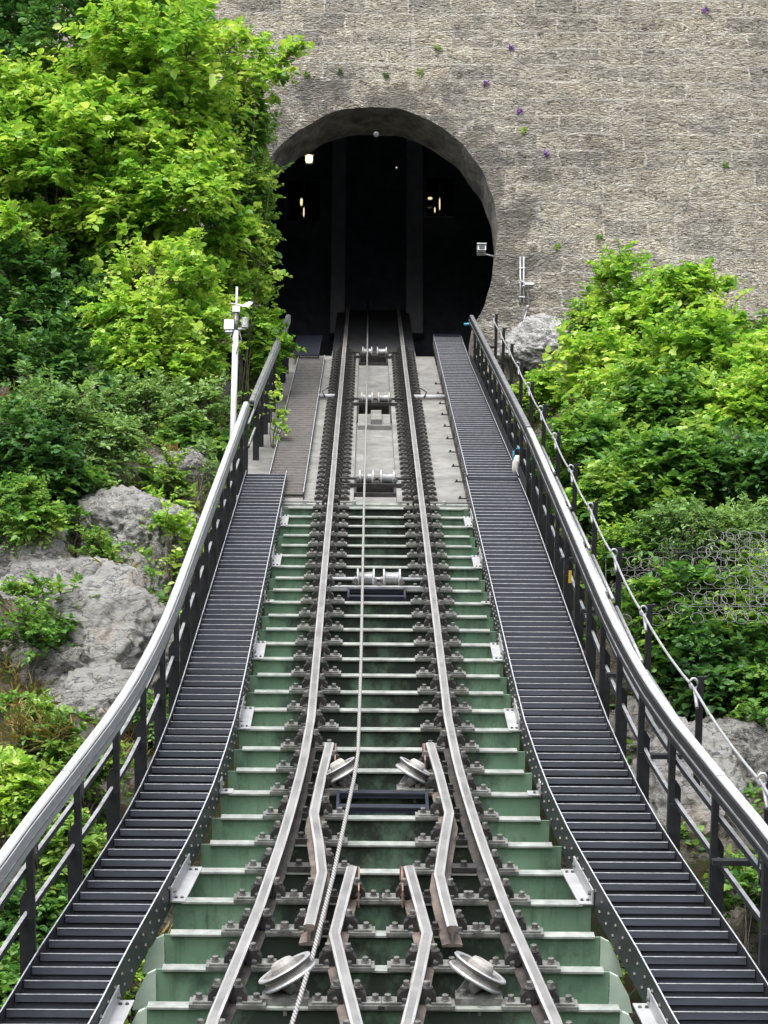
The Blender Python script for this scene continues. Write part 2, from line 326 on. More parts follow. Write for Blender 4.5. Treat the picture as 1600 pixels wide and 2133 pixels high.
def m_rock(name, base, moss=0.4, dirt=1.):
    q = (1-dirt)*.11
    m, t, b = nodes(name); v = pos(t)
    c = ramp(t, noise_n(t, v, 2.2, 10, .72), [(.28-q, tuple(x*(.45+.35*(1-dirt)) for x in base)), (.48, base), (.72, tuple(min(.7, x*1.45) for x in base))])
    vo = N(t, 'TexVoronoi'); vo.feature = 'DISTANCE_TO_EDGE'; vo.inputs['Scale'].default_value = 2.6
    nz = N(t, 'TexNoise'); nz.inputs['Scale'].default_value = 3; nz.inputs['Detail'].default_value = 8; L(t, v, nz.inputs['Vector'])
    vm = N(t, 'VectorMath', operation='MULTIPLY_ADD'); L(t, nz.outputs['Color'], vm.inputs[0]); vm.inputs[1].default_value = (.7, .7, .7); L(t, v, vm.inputs[2]); L(t, vm.outputs[0], vo.inputs['Vector'])
    pit = noise_n(t, pos(t, (1, 1, 1.5)), 3.6, 10, .80, .9)
    c = mixc(t, ramp(t, pit, [(.53+q, (0, 0, 0)), (.60+q, (.94, .94, .94))]), c, tuple(x*.17 for x in base))
    cv = noise_n(t, pos(t, (1, 1, 2.6), (R(20), R(28), 0)), 1.7, 9, .62, 1.4)
    ca = N(t, 'Math', operation='SUBTRACT'); L(t, cv, ca.inputs[0]); ca.inputs[1].default_value = .5
    cb = N(t, 'Math', operation='ABSOLUTE'); L(t, ca.outputs[0], cb.inputs[0])
    crk = ramp(t, cb.outputs[0], [(0, (.9, .9, .9)), (.012, (.5, .5, .5)), (.026, (0, 0, 0))])
    c = mixc(t, crk, c, tuple(x*.12 for x in base))
    lic = noise_n(t, pos(t, (1.2, 1, 1)), 1.5, 9, .75, .4)
    c = mixc(t, ramp(t, lic, [(.52+q, (0, 0, 0)), (.60+q, (.55, .55, .55))]), c, tuple(x*.40 for x in base))
    c = mixc(t, ramp(t, noise_n(t, pos(t, (1, 1.3, 1)), 1.1, 6, .6), [(.56, (0, 0, 0)), (.68, (.5, .5, .5))]), c, (base[0]*1.05, base[1]*.86, base[2]*.66))
    spk = ramp(t, noise_n(t, v, 16, 6, .75), [(.6+q, (0, 0, 0)), (.66+q, (.9, .9, .9))])
    c = mixc(t, spk, c, tuple(x*.18 for x in base))
    wh = ramp(t, noise_n(t, v, 9, 7, .75), [(.58, (0, 0, 0)), (.7, (.8, .8, .8))])
    c = mixc(t, wh, c, tuple(min(.75, x*1.8) for x in base))
    if moss:
        ms = noise_n(t, v, 1.0, 9, .7)
        g = N(t, 'NewGeometry'); sp = N(t, 'SeparateXYZ'); L(t, g.outputs['Normal'], sp.inputs[0])
        ad = N(t, 'Math', operation='MULTIPLY_ADD'); L(t, sp.outputs[2], ad.inputs[0]); ad.inputs[1].default_value = .25; L(t, ms, ad.inputs[2])
        mf = ramp(t, ad.outputs[0], [(.80-moss*.25, (0, 0, 0)), (.90-moss*.25, (1, 1, 1))])
        mc = ramp(t, noise_n(t, v, 5, 6, .7), [(.35, (.06, .045, .025)), (.48, (.085, .065, .03)), (.58, (.05, .085, .025))])
        c = mixc(t, mf, c, mc)
    L(t, c, b.inputs['Base Color']); b.inputs['Roughness'].default_value = .95; b.inputs['Specular IOR Level'].default_value = .15
    ha = N(t, 'Math', operation='MULTIPLY_ADD'); L(t, noise_n(t, v, 12, 10, .75), ha.inputs[0]); ha.inputs[1].default_value = 1.2; 
    hb = N(t, 'Math', operation='MULTIPLY_ADD'); L(t, pit, hb.inputs[0]); hb.inputs[1].default_value = -1.6; L(t, noise_n(t, v, 3.5, 10, .75), hb.inputs[2]); L(t, hb.outputs[0], ha.inputs[2])
    bump(t, b, ha.outputs[0], 1., .22); return m
def m_leaf(name, cols, trans=.35, rough=.45):
    m, t, b = nodes(name); g = N(t, 'NewGeometry')
    n = noise_n(t, pos(t), .9, 3)
    ad = N(t, 'Math', operation='MULTIPLY_ADD'); L(t, g.outputs['Random Per Island'], ad.inputs[0]); ad.inputs[1].default_value = .55
    sb = N(t, 'Math', operation='MULTIPLY_ADD'); L(t, n, sb.inputs[0]); sb.inputs[1].default_value = 1.3; sb.inputs[2].default_value = -.42
    L(t, sb.outputs[0], ad.inputs[2])
    k = len(cols); c = ramp(t, ad.outputs[0], [(i/(k-1)*.9+.05, x) for i, x in enumerate(cols)])
    L(t, c, b.inputs['Base Color']); b.inputs['Roughness'].default_value = rough; b.inputs['Specular IOR Level'].default_value = .35
    tr = N(t, 'BsdfTranslucent'); L(t, mixc(t, 1., c, (1.25, 1.25, .7), 'MULTIPLY'), tr.inputs[0])
    mx = N(t, 'MixShader'); mx.inputs[0].default_value = trans; L(t, b.outputs[0], mx.inputs[1]); L(t, tr.outputs[0], mx.inputs[2])
    L(t, mx.outputs[0], t.nodes['Material Output'].inputs[0]); return m
def m_emit(name, c, s):
    m, t, b = nodes(name); b.inputs['Base Color'].default_value = (.8, .8, .8, 1)
    b.inputs['Emission Color'].default_value = (*c, 1); b.inputs['Emission Strength'].default_value = s; return m
mt['rock'] = m_rock('limestone', (.52, .50, .465), .36)
mt['rockpale'] = m_rock('pale_limestone', (.66, .645, .61), .08, .6)
mt['rockwhite'] = m_rock('white_limestone', (.88, .87, .85), 0, -.1)
mt['soil'] = m_rock('hillside_ground', (.26, .24, .20), .85)
mt['bark'] = simple('bark', (.05, .042, .032), (.12, .10, .075), 10, rough=.9, bs=.4)
mt['lime'] = m_leaf('lime_leaf', [(.07, .20, .03), (.19, .38, .06), (.36, .52, .09), (.56, .63, .22)], .46)
mt['mid'] = m_leaf('mid_leaf', [(.035, .11, .025), (.09, .22, .045), (.19, .34, .07), (.38, .48, .14)], .42)
mt['dark'] = m_leaf('dark_leaf', [(.02, .07, .022), (.045, .125, .034), (.09, .21, .055), (.19, .32, .09)], .36)
mt['blue'] = m_leaf('greyish_leaf', [(.07, .16, .05), (.13, .25, .08), (.22, .36, .13), (.34, .47, .19)], .35)
mt['dry'] = m_leaf('dry_grass', [(.13, .12, .03), (.22, .19, .05), (.30, .22, .08), (.14, .2, .03)], .2)
mt['purple'] = m_leaf('purple_petal', [(.2, .08, .35), (.3, .15, .5)], .2)
mt['tunnel'] = simple('bluish_lining', (.07, .082, .12), (.12, .138, .18), 3, rough=.85, bs=.2)  # even bluish grey for bore, end wall and window frames
mt['bedshade'] = simple('shade_bed', (.014, .015, .018), (.035, .036, .04), 4, rough=.8, bs=.2)  # near-black bed: the fade into tunnel shade is put into its colour
mt['pier'] = simple('grey_pier', (.28, .31, .36), (.38, .41, .46), 3, rough=.8, bs=.1)
mt['glass'] = simple('dark_glass', (.01, .012, .015), (.015, .017, .02), 3, rough=.08, bs=0)
mt['lamp'] = m_emit('lamp_glow', (1, .78, .36), 1.1)
mt['glow'] = m_emit('pale_glow', (1, .80, .48), .36)  # weak glow, mostly for reflections added at the tunnel windows
mt['blueplastic'] = simple('blue_strap', (.03, .18, .30), (.06, .28, .42), 9, rough=.5)
mt['yellow'] = simple('yellow_tag', (.55, .36, .03), (.65, .45, .05), 9, rough=.5)
mt['canvas'] = simple('canvas_bag', (.35, .34, .31), (.55, .54, .50), 12, rough=.8)
# ------------------------------------------------------------------ stone wall with the tunnel mouth
def wallpt(px, py, y=None):
    d = ray(px, py); return d*((WALL_Y if y is None else y)/d.y)
def arch_px(k=72):
    out = []
    cx, cy, a = 776, 483, 261
    for i in range(k+1):                                  # from lower right, over the crown, to lower left
        th = R(-38)+(R(180+76))*i/k
        b = 261 if math.sin(th) >= 0 else 330
        out.append((cx+a*math.cos(th), cy-b*math.sin(th)))
    return out
ap = [wallpt(x, y) for x, y in arch_px()]
ARCH_C = tuple(wallpt(776, 483))
mt['wall'] = m_wall()
ap = [p+Vector((noise.noise(p*2.1)*.05, 0, noise.noise(p*2.3+Vector((7, 0, 0)))*.05)) for p in ap]
zb = ap[0].z-3.5
ap_full = [Vector((ap[0].x, WALL_Y, zb))]+ap+[Vector((ap[-1].x, WALL_Y, zb))]
wall = empty('stone_wall', (X0, WALL_Y, zb), 'world')
tag(wall, 'tall grey rubble stone retaining wall pierced by the arched tunnel mouth', 'wall')
mb = MB()
x0, x1, ztop = -28, 24, 38
outl = [Vector((x0, WALL_Y, zb)), Vector((x0, WALL_Y, ztop)), Vector((x1, WALL_Y, ztop)), Vector((x1, WALL_Y, zb))]+ap_full
tris = tessellate_polygon([outl])
mb.add(outl, tris)
bk = [v+Vector((0, 1.2, 0)) for v in outl[:4]]
mb.add(outl[:4]+bk, [(0, 1, 5, 4), (1, 2, 6, 5), (2, 3, 7, 6)])
mb.build('facing', mt['wall'], wall)
mb = MB()
dep = 1.3
vs_ = []
for i, p in enumerate(ap_full):
    for j in range(5):
        q = p+Vector((0, dep*j/4, 0)); vs_.append(q+Vector((noise.noise(q*1.7)*.05, 0, noise.noise(q*1.9)*.05)) if j else q)
mb.add(vs_, [(i*5+j, i*5+j+1, i*5+j+6, i*5+j+5) for i in range(len(ap_full)-1) for j in range(4)])
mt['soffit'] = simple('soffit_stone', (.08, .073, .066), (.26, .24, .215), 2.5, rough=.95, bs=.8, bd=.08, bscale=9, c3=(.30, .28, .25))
mb.build('arch_soffit', mt['soffit'], wall)
tun = empty('tunnel', (X0, WALL_Y+dep, zb), 'world')
tag(tun, 'black unlit tunnel bore behind the stone arch', 'tunnel')
mb = MB()
xs0, xs1, y0_, y1_ = X0-3.3, X0+3.3, WALL_Y+dep, WALL_Y+16
zt = ap_full[len(ap_full)//2].z+3
sl_ = math.tan(A)
mb.add([(xs0,y0_,zb-1),(xs0,y1_,zb+7),(xs0,y1_,zt+8),(xs0,y0_,zt),(xs1,y0_,zb-1),(xs1,y1_,zb+7),(xs1,y1_,zt+8),(xs1,y0_,zt)],
       [(0,1,2,3),(4,7,6,5),(3,2,6,7),(1,5,6,2)])
fr = [Vector((xs0, y0_, zb-1)), Vector((xs0, y0_, zt)), Vector((xs1, y0_, zt)), Vector((xs1, y0_, zb-1))]
hole = [Vector((p.x, y0_, p.z)) for p in ap_full]
mb.add(fr+hole, tessellate_polygon([fr+hole]))
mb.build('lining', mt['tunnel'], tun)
# inside the tunnel: end wall with two grey piers and two dark windows, reflections added as glowing pieces
YE = WALL_Y+10
endw = empty('station_wall', tuple(wallpt(776, 600, YE)), 'world')
tag(endw, 'dim end wall deep inside the tunnel with two grey piers and windows', 'wall')
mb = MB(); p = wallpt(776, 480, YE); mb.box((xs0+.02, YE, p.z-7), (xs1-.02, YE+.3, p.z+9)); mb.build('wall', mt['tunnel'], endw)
for a, b in ((690, 722), (846, 880)):
    p0, p1 = wallpt(a, 560, YE-.1), wallpt(b, 300, YE-.1)
    mb = MB(); mb.box((p0.x, YE-.5, p0.z-2), (p1.x, YE-.003, p1.z+1.5)); mb.build('pier', mt['pier'], endw)
for a, b, c, d in ((598, 378, 668, 462), (888, 372, 944, 452)):
    p0, p1 = wallpt(a, d, YE), wallpt(b if False else c, b, YE)
    mb = MB(); z0, z1, xx0, xx1 = p0.z, p1.z, p0.x, p1.x
    for q in (((xx0-.05, YE-.06, z0-.05), (xx0, YE-.003, z1+.05)), ((xx1, YE-.06, z0-.05), (xx1+.05, YE-.003, z1+.05)), ((xx0, YE-.06, z0-.05), (xx1, YE-.003, z0)), ((xx0, YE-.06, z1), (xx1, YE-.003, z1+.05)), (((xx0+xx1)/2-.02, YE-.05, z0), ((xx0+xx1)/2+.02, YE-.003, z1))): mb.box(*q)
    fo = mb.build('window', mt['tunnel'], endw)
    mb = MB(); mb.box((xx0+.002, YE-.03, z0+.002), (xx1-.002, YE-.01, z1-.002)); mb.build('pane', mt['glass'], fo)
def tunnel_glow(px, py, yy, r, h, m, label, horizontal=False):  # builds the real lamps and the glowing reflections added at the windows
    c = wallpt(px, py, yy); e = empty('tunnel_glow', tuple(c), 'world'); tag(e, label, 'lamp', 'lamps lit inside the tunnel')
    mb = MB(); mb.box((c.x-r*1.3, yy+.02, c.z+h/2), (c.x+r*1.3, yy+.12, c.z+h/2+.03)); mb.box((c.x-r, yy+.06, c.z-h/2), (c.x+r, yy+.12, c.z+h/2-.003)); mb.build('housing', mt['pier'], e)
    mb = MB(); mb.lathe((c.x, yy, c.z-h/2), (0, 0, 1), [(0, 0), (r*.7, .01), (r, h*.3), (r*.9, h*.8), (0, h-.005)], 12); mb.build('globe', m, e)
tunnel_glow(644, 330, WALL_Y+2.2, .085, .19, mt['lamp'], 'bright warm bulkhead lamp under the left of the tunnel arch')
tunnel_glow(628, 420, YE-.3, .035, .22, mt['glow'], 'small pale glow added as a reflection in the left tunnel window')
tunnel_glow(633, 441, YE-.5, .018, .28, mt['glow'], 'thin glowing strip added as a reflection at the foot of the left tunnel window')
tunnel_glow(896, 413, YE-.3, .06, .04, mt['glow'], 'small oval glow added as a reflection at left of the right tunnel window')
tunnel_glow(916, 424, YE-.3, .018, .36, mt['glow'], 'tall thin glowing strip added as a reflection in the middle of the right tunnel window')
tunnel_glow(906, 437, YE-.5, .018, .16, mt['glow'], 'short amber glowing strip added as a reflection low in the right tunnel window')
tunnel_glow(826, 349, YE-.3, .02, .04, mt['glow'], 'pinpoint white light high between the grey piers')
c = wallpt(784, 259); c.y += .55
mb = MB(); mb.lathe((c.x, c.y, c.z+.06), (0, -.5, -1), [(0, 0), (.06, .0), (.06, .05), (0, .06)], 12)
tag(mb.build('ceiling_sensor', mt['white'], None, tuple(c), 'world'), 'small round white sensor under the crown of the arch', 'sensor')
# ------------------------------------------------------------------ terrain
def base_n(t): return lerp_tab([(5, -4.2), (20, -3.4), (27, -2.0), (T_SLAB, -.75), (34, -.5), (60, -.5)], t)
def terrain_n(u, t):
    b = base_n(t)
    if u < 0:
        a = max(0, -u-2.05); n = b+.34*min(a, 5)+.25*max(0, a-5)
    else:
        a = max(0, u-2.55); n = b+.17*min(a, 6)+.15*max(0, a-6)
    k = min(1, a/1.2)
    if k > 0:
        p = Vector((u, t, 0))
        n += k*(.9*noise.fractal(p*.32+Vector((3, 1, 0)), 1., 2., 3)+.42*noise.ridged_multi_fractal(p*.55, 1., 2.1, 4, 1., 2.)-.35+.16*noise.fractal(p*1.9, .7, 2.1, 4)+.10*(noise.ridged_multi_fractal(p*2.3, .8, 2.1, 3, 1., 2.)-1))
    return n
def ground_below(p):
    q = p.copy()
    for i in range(400):
        u, t, n = inv(q)
        if n <= terrain_n(u, t): break
        q.z -= .06
    return q
def hit(px, py, t0=11, t1=47):
    t = t0
    while t < t1:
        p = at(px, py, t); u, tt, n = inv(p)
        if n <= terrain_n(u, tt): return p
        t += .12
    return at(px, py, t1-.5)
us = sorted(set([-40, -30, -22, -17, -14, -12]+[round(-10.5+i*.095, 3) for i in range(91)]+[-1.6, -1, 0, 1, 1.7]+[round(2.1+i*.11, 3) for i in range(78)]+[12, 14, 17, 22, 30, 38]))
ts = [-30, -10, 2, 7]+[9+i*.115 for i in range(int((46.4-9)/.115))]+[46.6, 48]
mb = MB(); nu = len(us)
for t_ in ts:
    for u_ in us: mb.v.append((u_, t_, terrain_n(u_, t_)))
for i in range(len(ts)-1):
    for j in range(nu-1): mb.f.append((i*nu+j, i*nu+j+1, (i+1)*nu+j+1, (i+1)*nu+j)); mb.m.append(0); mb.sm.append(True)
tag(mb.build('hillside', mt['soil'], None, (0, 30, 0)), 'steep rocky hillside on both sides of the funicular track', None, None, 'structure')
# ------------------------------------------------------------------ concrete trackbed
NS = -.17
TE = 58.2
def bar(mb, u0, u1, t0, t1, n0, n1, m=0): mb.box((u0, t0, n0), (u1, t1, n1), m)
tb = empty('concrete_trackbed', (0, T_SLAB, NS)); tag(tb, 'pale concrete trackbed slab running from the bridge into the tunnel', 'trackbed')
PITS = [(ty(1029, NS), ty(1000, NS)), (ty(876, NS), ty(838, NS)), (ty(757, NS), ty(735, NS))]
mb = MB()
TM = ty(742, NS); bar(mb, -1.62, -.33, T_SLAB, TM, -1.2, NS); bar(mb, .31, 1.34, T_SLAB, TM, -1.2, NS)

bar(mb, 1.343, 2.2, T_SLAB+.02, TM, -1.2, NS-.2); bar(mb, -2.15, -1.623, T_SLAB+.02, TM, -1.2, NS-.05)
mb.build('slab', mt['concrete'], tb)
TI = TM+.8; mb = MB(); bar(mb, -.93, -.33, TM, TI, -1.2, NS-.002); bar(mb, .31, .93, TM, TI, -1.2, NS-.002); mb.build('slab', mt['concrete'], tb)
mb = MB(); bar(mb, -.93, .93, TI, TE, -1.2, NS-.003); mb.build('tunnel_bed', mt['bedshade'], tb)
mb = MB(); prev = T_SLAB
for a, b in PITS:
    if a > prev+.02: bar(mb, -.327, .307, prev, a, -1.1, NS-.05)
    prev = b
bar(mb, -.327, .307, prev, TI-.002, -1.1, NS-.05)
mb.build('channel', mt['concrete'], tb)
for a, b in PITS:
    mb = MB(); fm = .03
    for q in ((-.327, -.29, a, b), (.27, .307, a, b), (-.29, .27, a, a+.05), (-.29, .27, b-.05, b)): bar(mb, q[0], q[1], q[2], q[3], -.6, NS+.012)
    for k in range(12):
        z = -.29+.56*(k+.5)/12; bar(mb, z-.008, z+.008, a+.05, b-.05, -.42, -.40)
    mb.build('drain_pit', mt['clamp'], tb)
mb = MB(); a, b = ty(890, NS), ty(866, NS)
bar(mb, -.3, .28, a, b, NS-.05, NS+.03); bar(mb, -.07, .12, a+.12, b-.1, NS+.033, NS+.12); mb.build('pedestal', mt['concrete'], tb)
mb = MB(); bar(mb, -1.40, 1.37, T_SLAB-.10, T_SLAB-.004, -.36, NS-.02); bar(mb, -1.42, 1.39, T_SLAB-.20, T_SLAB-.10, -.30, -.22)
for s_ in (-1.05, -.32, .35, 1.0): mb.hexbolt((s_, T_SLAB-.06, NS-.02), .03, .05)
mb.build('edge_beam', mt['flange'], tb)
# ------------------------------------------------------------------ rails
HEAD, FOOT, RH = .041, .075, .165
def rail_prof():
    p = [(-HEAD, -.010), (-HEAD+.017, 0), (HEAD-.017, 0), (HEAD, -.010), (HEAD, -.042), (.012, -.058), (.012, -.135), (FOOT, -.15), (FOOT, -RH), (-FOOT, -RH), (-FOOT, -.15), (-.012, -.135), (-.012, -.058), (-HEAD, -.042)]
    ms = [2, 1, 2]+[0]*11
    return p, ms
def rail(name, pts, label, cat, group=None, mats=None, lift=0.):
    P, ms = rail_prof(); path = []
    for i, (u, t) in enumerate(pts):
        a = pts[max(i-1, 0)]; b = pts[min(i+1, len(pts)-1)]
        d = Vector((b[0]-a[0], b[1]-a[1], 0)).normalized()
        path.append(((u, t, lift), (d.y, -d.x, 0), (0, 0, 1)))
    mb = MB(); mb.prism(P, path, 0, True, ms)
    return tag(mb.build(name, mats or [mt['railside'], mt['railtop'], mt['railedge']], None, (pts[0][0], pts[0][1], 0)), label, cat, group)
tt_ = [9.5+.4*i for i in range(30)]+[22+2.*i for i in range(19)]
for s_, nm in ((-1, 'left'), (1, 'right')):
    rail('running_rail', [(s_*u_rail(t_), t_) for t_ in tt_], f'long worn steel running rail on the {nm} side of the haul rope', 'rail', 'running rails of the funicular')
def pxpath(l): return [pt(x, y, 0) for x, y in l]
GR = [([(687, 1546), (671, 1610), (654, 1692), (664, 1752), (671, 1815), (658, 1870), (644, 1925)], 'cranked wing rail left of the rope, beside the upper guide pulley'),
      ([(896, 1546), (914, 1605), (936, 1690), (925, 1750), (915, 1818), (927, 1868), (943, 1928)], 'cranked wing rail right of the rope, beside the upper guide pulley'),
      ([(733, 1803), (718, 1860), (697, 1942), (718, 2030), (746, 2140), (765, 2220)], 'lower kinked check rail left of centre below the wing rails'),
      ([(852, 1803), (868, 1860), (890, 1942), (870, 2040), (846, 2140), (828, 2220)], 'lower kinked check rail right of centre below the wing rails')]
grp = []
for l, lab in GR:
    q = list(reversed(pxpath(l))); grp.append(q)
    o = rail('guide_rail', q, lab, 'rail', 'short switch rails between the running rails', [mt['rustside'], mt['railtop'], mt['railedge']])
    e = q[-1]; mb = MB(); sgn = 1 if e[0] < 0 else -1
    ox, oy, _ = ORI[o.name]
    mb.add([(e[0]-.03, e[1]-.02, -.003), (e[0]+.03, e[1]-.02, -.003), (e[0]+.03+sgn*.03, e[1]+.12, -.05), (e[0]-.03+sgn*.04, e[1]+.12, -.05), (e[0]-.03, e[1]-.02, -.16), (e[0]+.03, e[1]-.02, -.16), (e[0]+.03+sgn*.03, e[1]+.12, -.16), (e[0]-.03+sgn*.04, e[1]+.12, -.16)],
           [(0,1,2,3),(4,7,6,5),(0,4,5,1),(1,5,6,2),(2,6,7,3),(3,7,4,0)])
    mb.add([(e[0]+sgn*.05, e[1]-.5, -.012), (e[0]+sgn*.062, e[1]-.5, -.012), (e[0]+sgn*.062, e[1]-.5, -.15), (e[0]+sgn*.05, e[1]-.5, -.15),
            (e[0]+sgn*.05, e[1], -.012), (e[0]+sgn*.062, e[1], -.012), (e[0]+sgn*.062, e[1], -.15), (e[0]+sgn*.05, e[1], -.15)], [(0,1,2,3),(4,7,6,5),(0,4,5,1),(1,5,6,2),(2,6,7,3),(3,7,4,0)])
    mb.build('flared_end', mt['rust'], o)
def interp(path, t):
    p = sorted(path, key=lambda q: q[1])
    if t < p[0][1] or t > p[-1][1]: return None
    for a, b in zip(p, p[1:]):
        if a[1] <= t <= b[1]: return a[0]+(b[0]-a[0])*(t-a[1])/(b[1]-a[1]+1e-9)
# clamp mesh (local: rail at -x side, foot edge at x=0)
def clamp_mesh(full=True, mm=('clamp', 'plate', 'bolt')):
    mb = MB()
    mb.box((-.01, -.065, 0), (.19, .065, .022), 1); mb.box((.03, -.055, .022), (.165, .055, .036), 1)
    mb.hexbolt((.125, 0, .036), .024, .035, 2)
    # hooked clip over the rail foot
    prof = [(-.048, .03), (-.054, .075), (-.02, .105), (.03, .105), (.06, .075), (.064, .022), (.032, .022), (.027, .06), (.0, .07), (-.02, .03)]
    mb.prism(prof, [((0, -.04, 0), (1, 0, 0), (0, 0, 1)), ((0, .04, 0), (1, 0, 0), (0, 0, 1))], 0)
    mb.lathe((.0, 0, .103), (0, 0, 1), [(0, 0), (.042, 0), (.042, .014), (0, .014)], 10, 0)
    mb.hexbolt((0, 0, .117), .024, .038, 0 if not full else 2)
    me = bpy.data.meshes.new('rail_clamp'); me.from_pydata(mb.v, [], mb.f)
    for k in mm: me.materials.append(mt[k])
    me.polygons.foreach_set('material_index', mb.m); me.update(); return me
CL = clamp_mesh()
CLD = clamp_mesh(False, ('clamp', 'clamp', 'bolt'))
# ------------------------------------------------------------------ crossbeams
BY = [1058, 1074.8, 1093, 1112, 1133, 1154, 1175, 1199, 1224, 1251, 1277, 1306, 1336, 1367, 1400, 1435, 1473.6, 1512.3, 1556, 1600.5, 1647, 1698, 1748, 1807.5, 1872.5, 1937.5, 2011, 2095]
NB = -RH
pitch = (ty(1058, NB)-ty(2095, NB))/27
BT = [ty(1058, NB)-pitch*i for i in range(31)]
for i, t_ in enumerate(BT):
    ui = u_in(t_)
    fl = min(ui-.09, 1.56); wl = min(ui-.012, 1.6)
    if i >= 27: fl = 1.6; wl = 1.62
    e = empty('steel_crossbeam', (0, t_, NB-.32))
    lab = f'green steel crossbeam, {ordn(i+1)} below the concrete slab edge' if i else 'green steel crossbeam nearest to the concrete slab edge'
    tag(e, lab, 'beam', 'crossbeams under the rails')
    mb = MB(); bar(mb, -fl, fl, t_-.05, t_+.05, NB-.015, NB)
    mb.build('top_flange', mt['flange'], e)
    mb = MB(); bar(mb, -wl, wl, t_-.008, t_+.008, NB-.30, NB-.018); 
    if i < 25: bar(mb, -wl, wl, t_-.06, t_+.06, NB-.318, NB-.302)
    else: bar(mb, -wl, wl, t_-.15, t_+.06, NB-.318, NB-.302)
    mb.build('web', mt['green'], e)
    if 24 <= i:
        for s_ in (-1, 1):
            mb = MB()
            for q in (1.25, 1.42): mb.hexbolt((s_*q, t_-.10, NB-.302), .02, .04)
            mb.build('bolt_pair', mt['palegreen'], e)
    us_ = []
    for s_ in (-1, 1):
        ur = s_*u_rail(t_); us_.append((ur, 0))
    for q in grp:
        v = interp(q, t_)
        if v is not None: us_.append((v, 1))
    us_.sort()
    for k, (ur, g_) in enumerate(us_):
        for sd_ in (-1, 1):
            c = ur+sd_*(FOOT-.005)
            nb = [abs(o2-ur) for o2, _ in us_ if (o2-ur)*sd_ > 0]
            if nb and min(nb) < .36:                       # rails too close: one shared spacer plate instead of a clamp
                if sd_ == 1:
                    o2 = ur+min(nb); mb = MB(); bar(mb, ur+FOOT, o2-FOOT, t_-.05, t_+.05, NB+.004, NB+.05)
                    mb.hexbolt(((ur+o2)/2, t_, NB+.05), .026, .04); mb.build('spacer', mt['clamp'], e)
                continue
            dup_mesh(CL, 'rail_clamp', e, (c-0, 0, .32+.001), sd_ < 0).scale.z = 1.18
for s_, nm in ((-1, 'left'), (1, 'right')):
    mb = MB(); uu = s_*1.05
    for q in ((uu-.17, uu+.17, -1.5, -1.46), (uu-.012, uu+.012, -1.46, -.52), (uu-.17, uu+.17, -.52, -.486)): bar(mb, q[0], q[1], 9, T_SLAB-.25, q[2], q[3])
    tag(mb.build('bridge_girder', mt['palegreen'], None, (uu, 9, -1.5)), f'pale green longitudinal bridge girder under the {nm} ends of the crossbeams', 'girder', 'main girders of the bridge')
# pale green gusset plates at the switch end
for s_, nm in ((-1, 'left'), (1, 'right')):
    e = empty('gusset', (s_*1.68, BT[26], NB-.3)); tag(e, f'pale green gusset plates at the {nm} end of the lowest crossbeams', 'gusset', 'end plates of the lower crossbeams')
    for i in (25, 26, 27):
        t_ = BT[i]; mb = MB(); o_ = 1.605
        pr = [(o_, NB-.018), (o_+.06, NB-.05), (o_+.14, NB-.2), (o_+.17, NB-.32), (o_, NB-.32)]
        mb.prism([(s_*a, b) for a, b in pr], [((0, t_-.02, 0), (1, 0, 0), (0, 0, 1)), ((0, t_+.012, 0), (1, 0, 0), (0, 0, 1))]); mb.build('plate', mt['palegreen'], e)
# ------------------------------------------------------------------ rail fastenings on the concrete
t_ = T_SLAB+.18; i = 0
while t_ < 49.5:
    i += 1
    for s_, nm in ((-1, 'left'), (1, 'right')):
        ur = s_*.65
        mb = MB(); bar(mb, ur-.26, ur+.26, t_-.12, t_+.12, NS+.0005, NS+.006)
        e = mb.build('rail_fastening', mt['clamp'], None, (ur, t_, NS))
        tag(e, f'dark bolted rail fastening on the concrete, {nm} rail, {ordn(i)} up from the bridge', 'rail fastening', 'rail fastenings on the concrete slab')
        for sd_ in (-1, 1): dup_mesh(CLD, 'rail_clamp', e, (sd_*(FOOT-.005), 0, .006), sd_ < 0)
    t_ += .43
# ------------------------------------------------------------------ walkways
HT, HN = CA, -SA      # horizontal direction in (t,n)
VT, VN = SA, CA       # vertical direction in (t,n)
def qd(t, n, h, v): return (t+HT*h+VT*v, n+HN*h+VN*v)
def tread(t, n0, ua, ub, mats, parent, go=.19, lip=.05):
    mb = MB()
    def pr(l, m):
        P = [qd(t, n0, h, v) for h, v in l]
        mb.prism([(a, b) for a, b in P], [((ua, 0, 0), (0, 1, 0), (0, 0, 1)), ((ub, 0, 0), (0, 1, 0), (0, 0, 1))], m)
    pr([(0, 0), (0, -lip), (.018, -lip), (.018, -.014), (go, -.014), (go, 0)], 0)
    pr([(-.003, -.002), (-.003, .003), (.008, .003), (.008, .0005), (-.0005, .0005), (-.0005, -.002)], 1)
    pr([(.030, -.0145), (.030, -.118), (.036, -.118), (.036, -.0145)], 0)
    # curled end brackets
    for uu in (ua, ub):
        s_ = 1 if uu == ua else -1
        P = [qd(t, n0, h, v) for h, v in [(.004, -lip-.004), (.06, -lip-.004), (.06, -.016), (.020, -.016), (.02, -lip+.004)]]
        mb.prism(P, [((uu+s_*.003, 0, 0), (0, 1, 0), (0, 0, 1)), ((uu+s_*.012, 0, 0), (0, 1, 0), (0, 0, 1))], 0)
    return mb.build('tread', mats, parent)
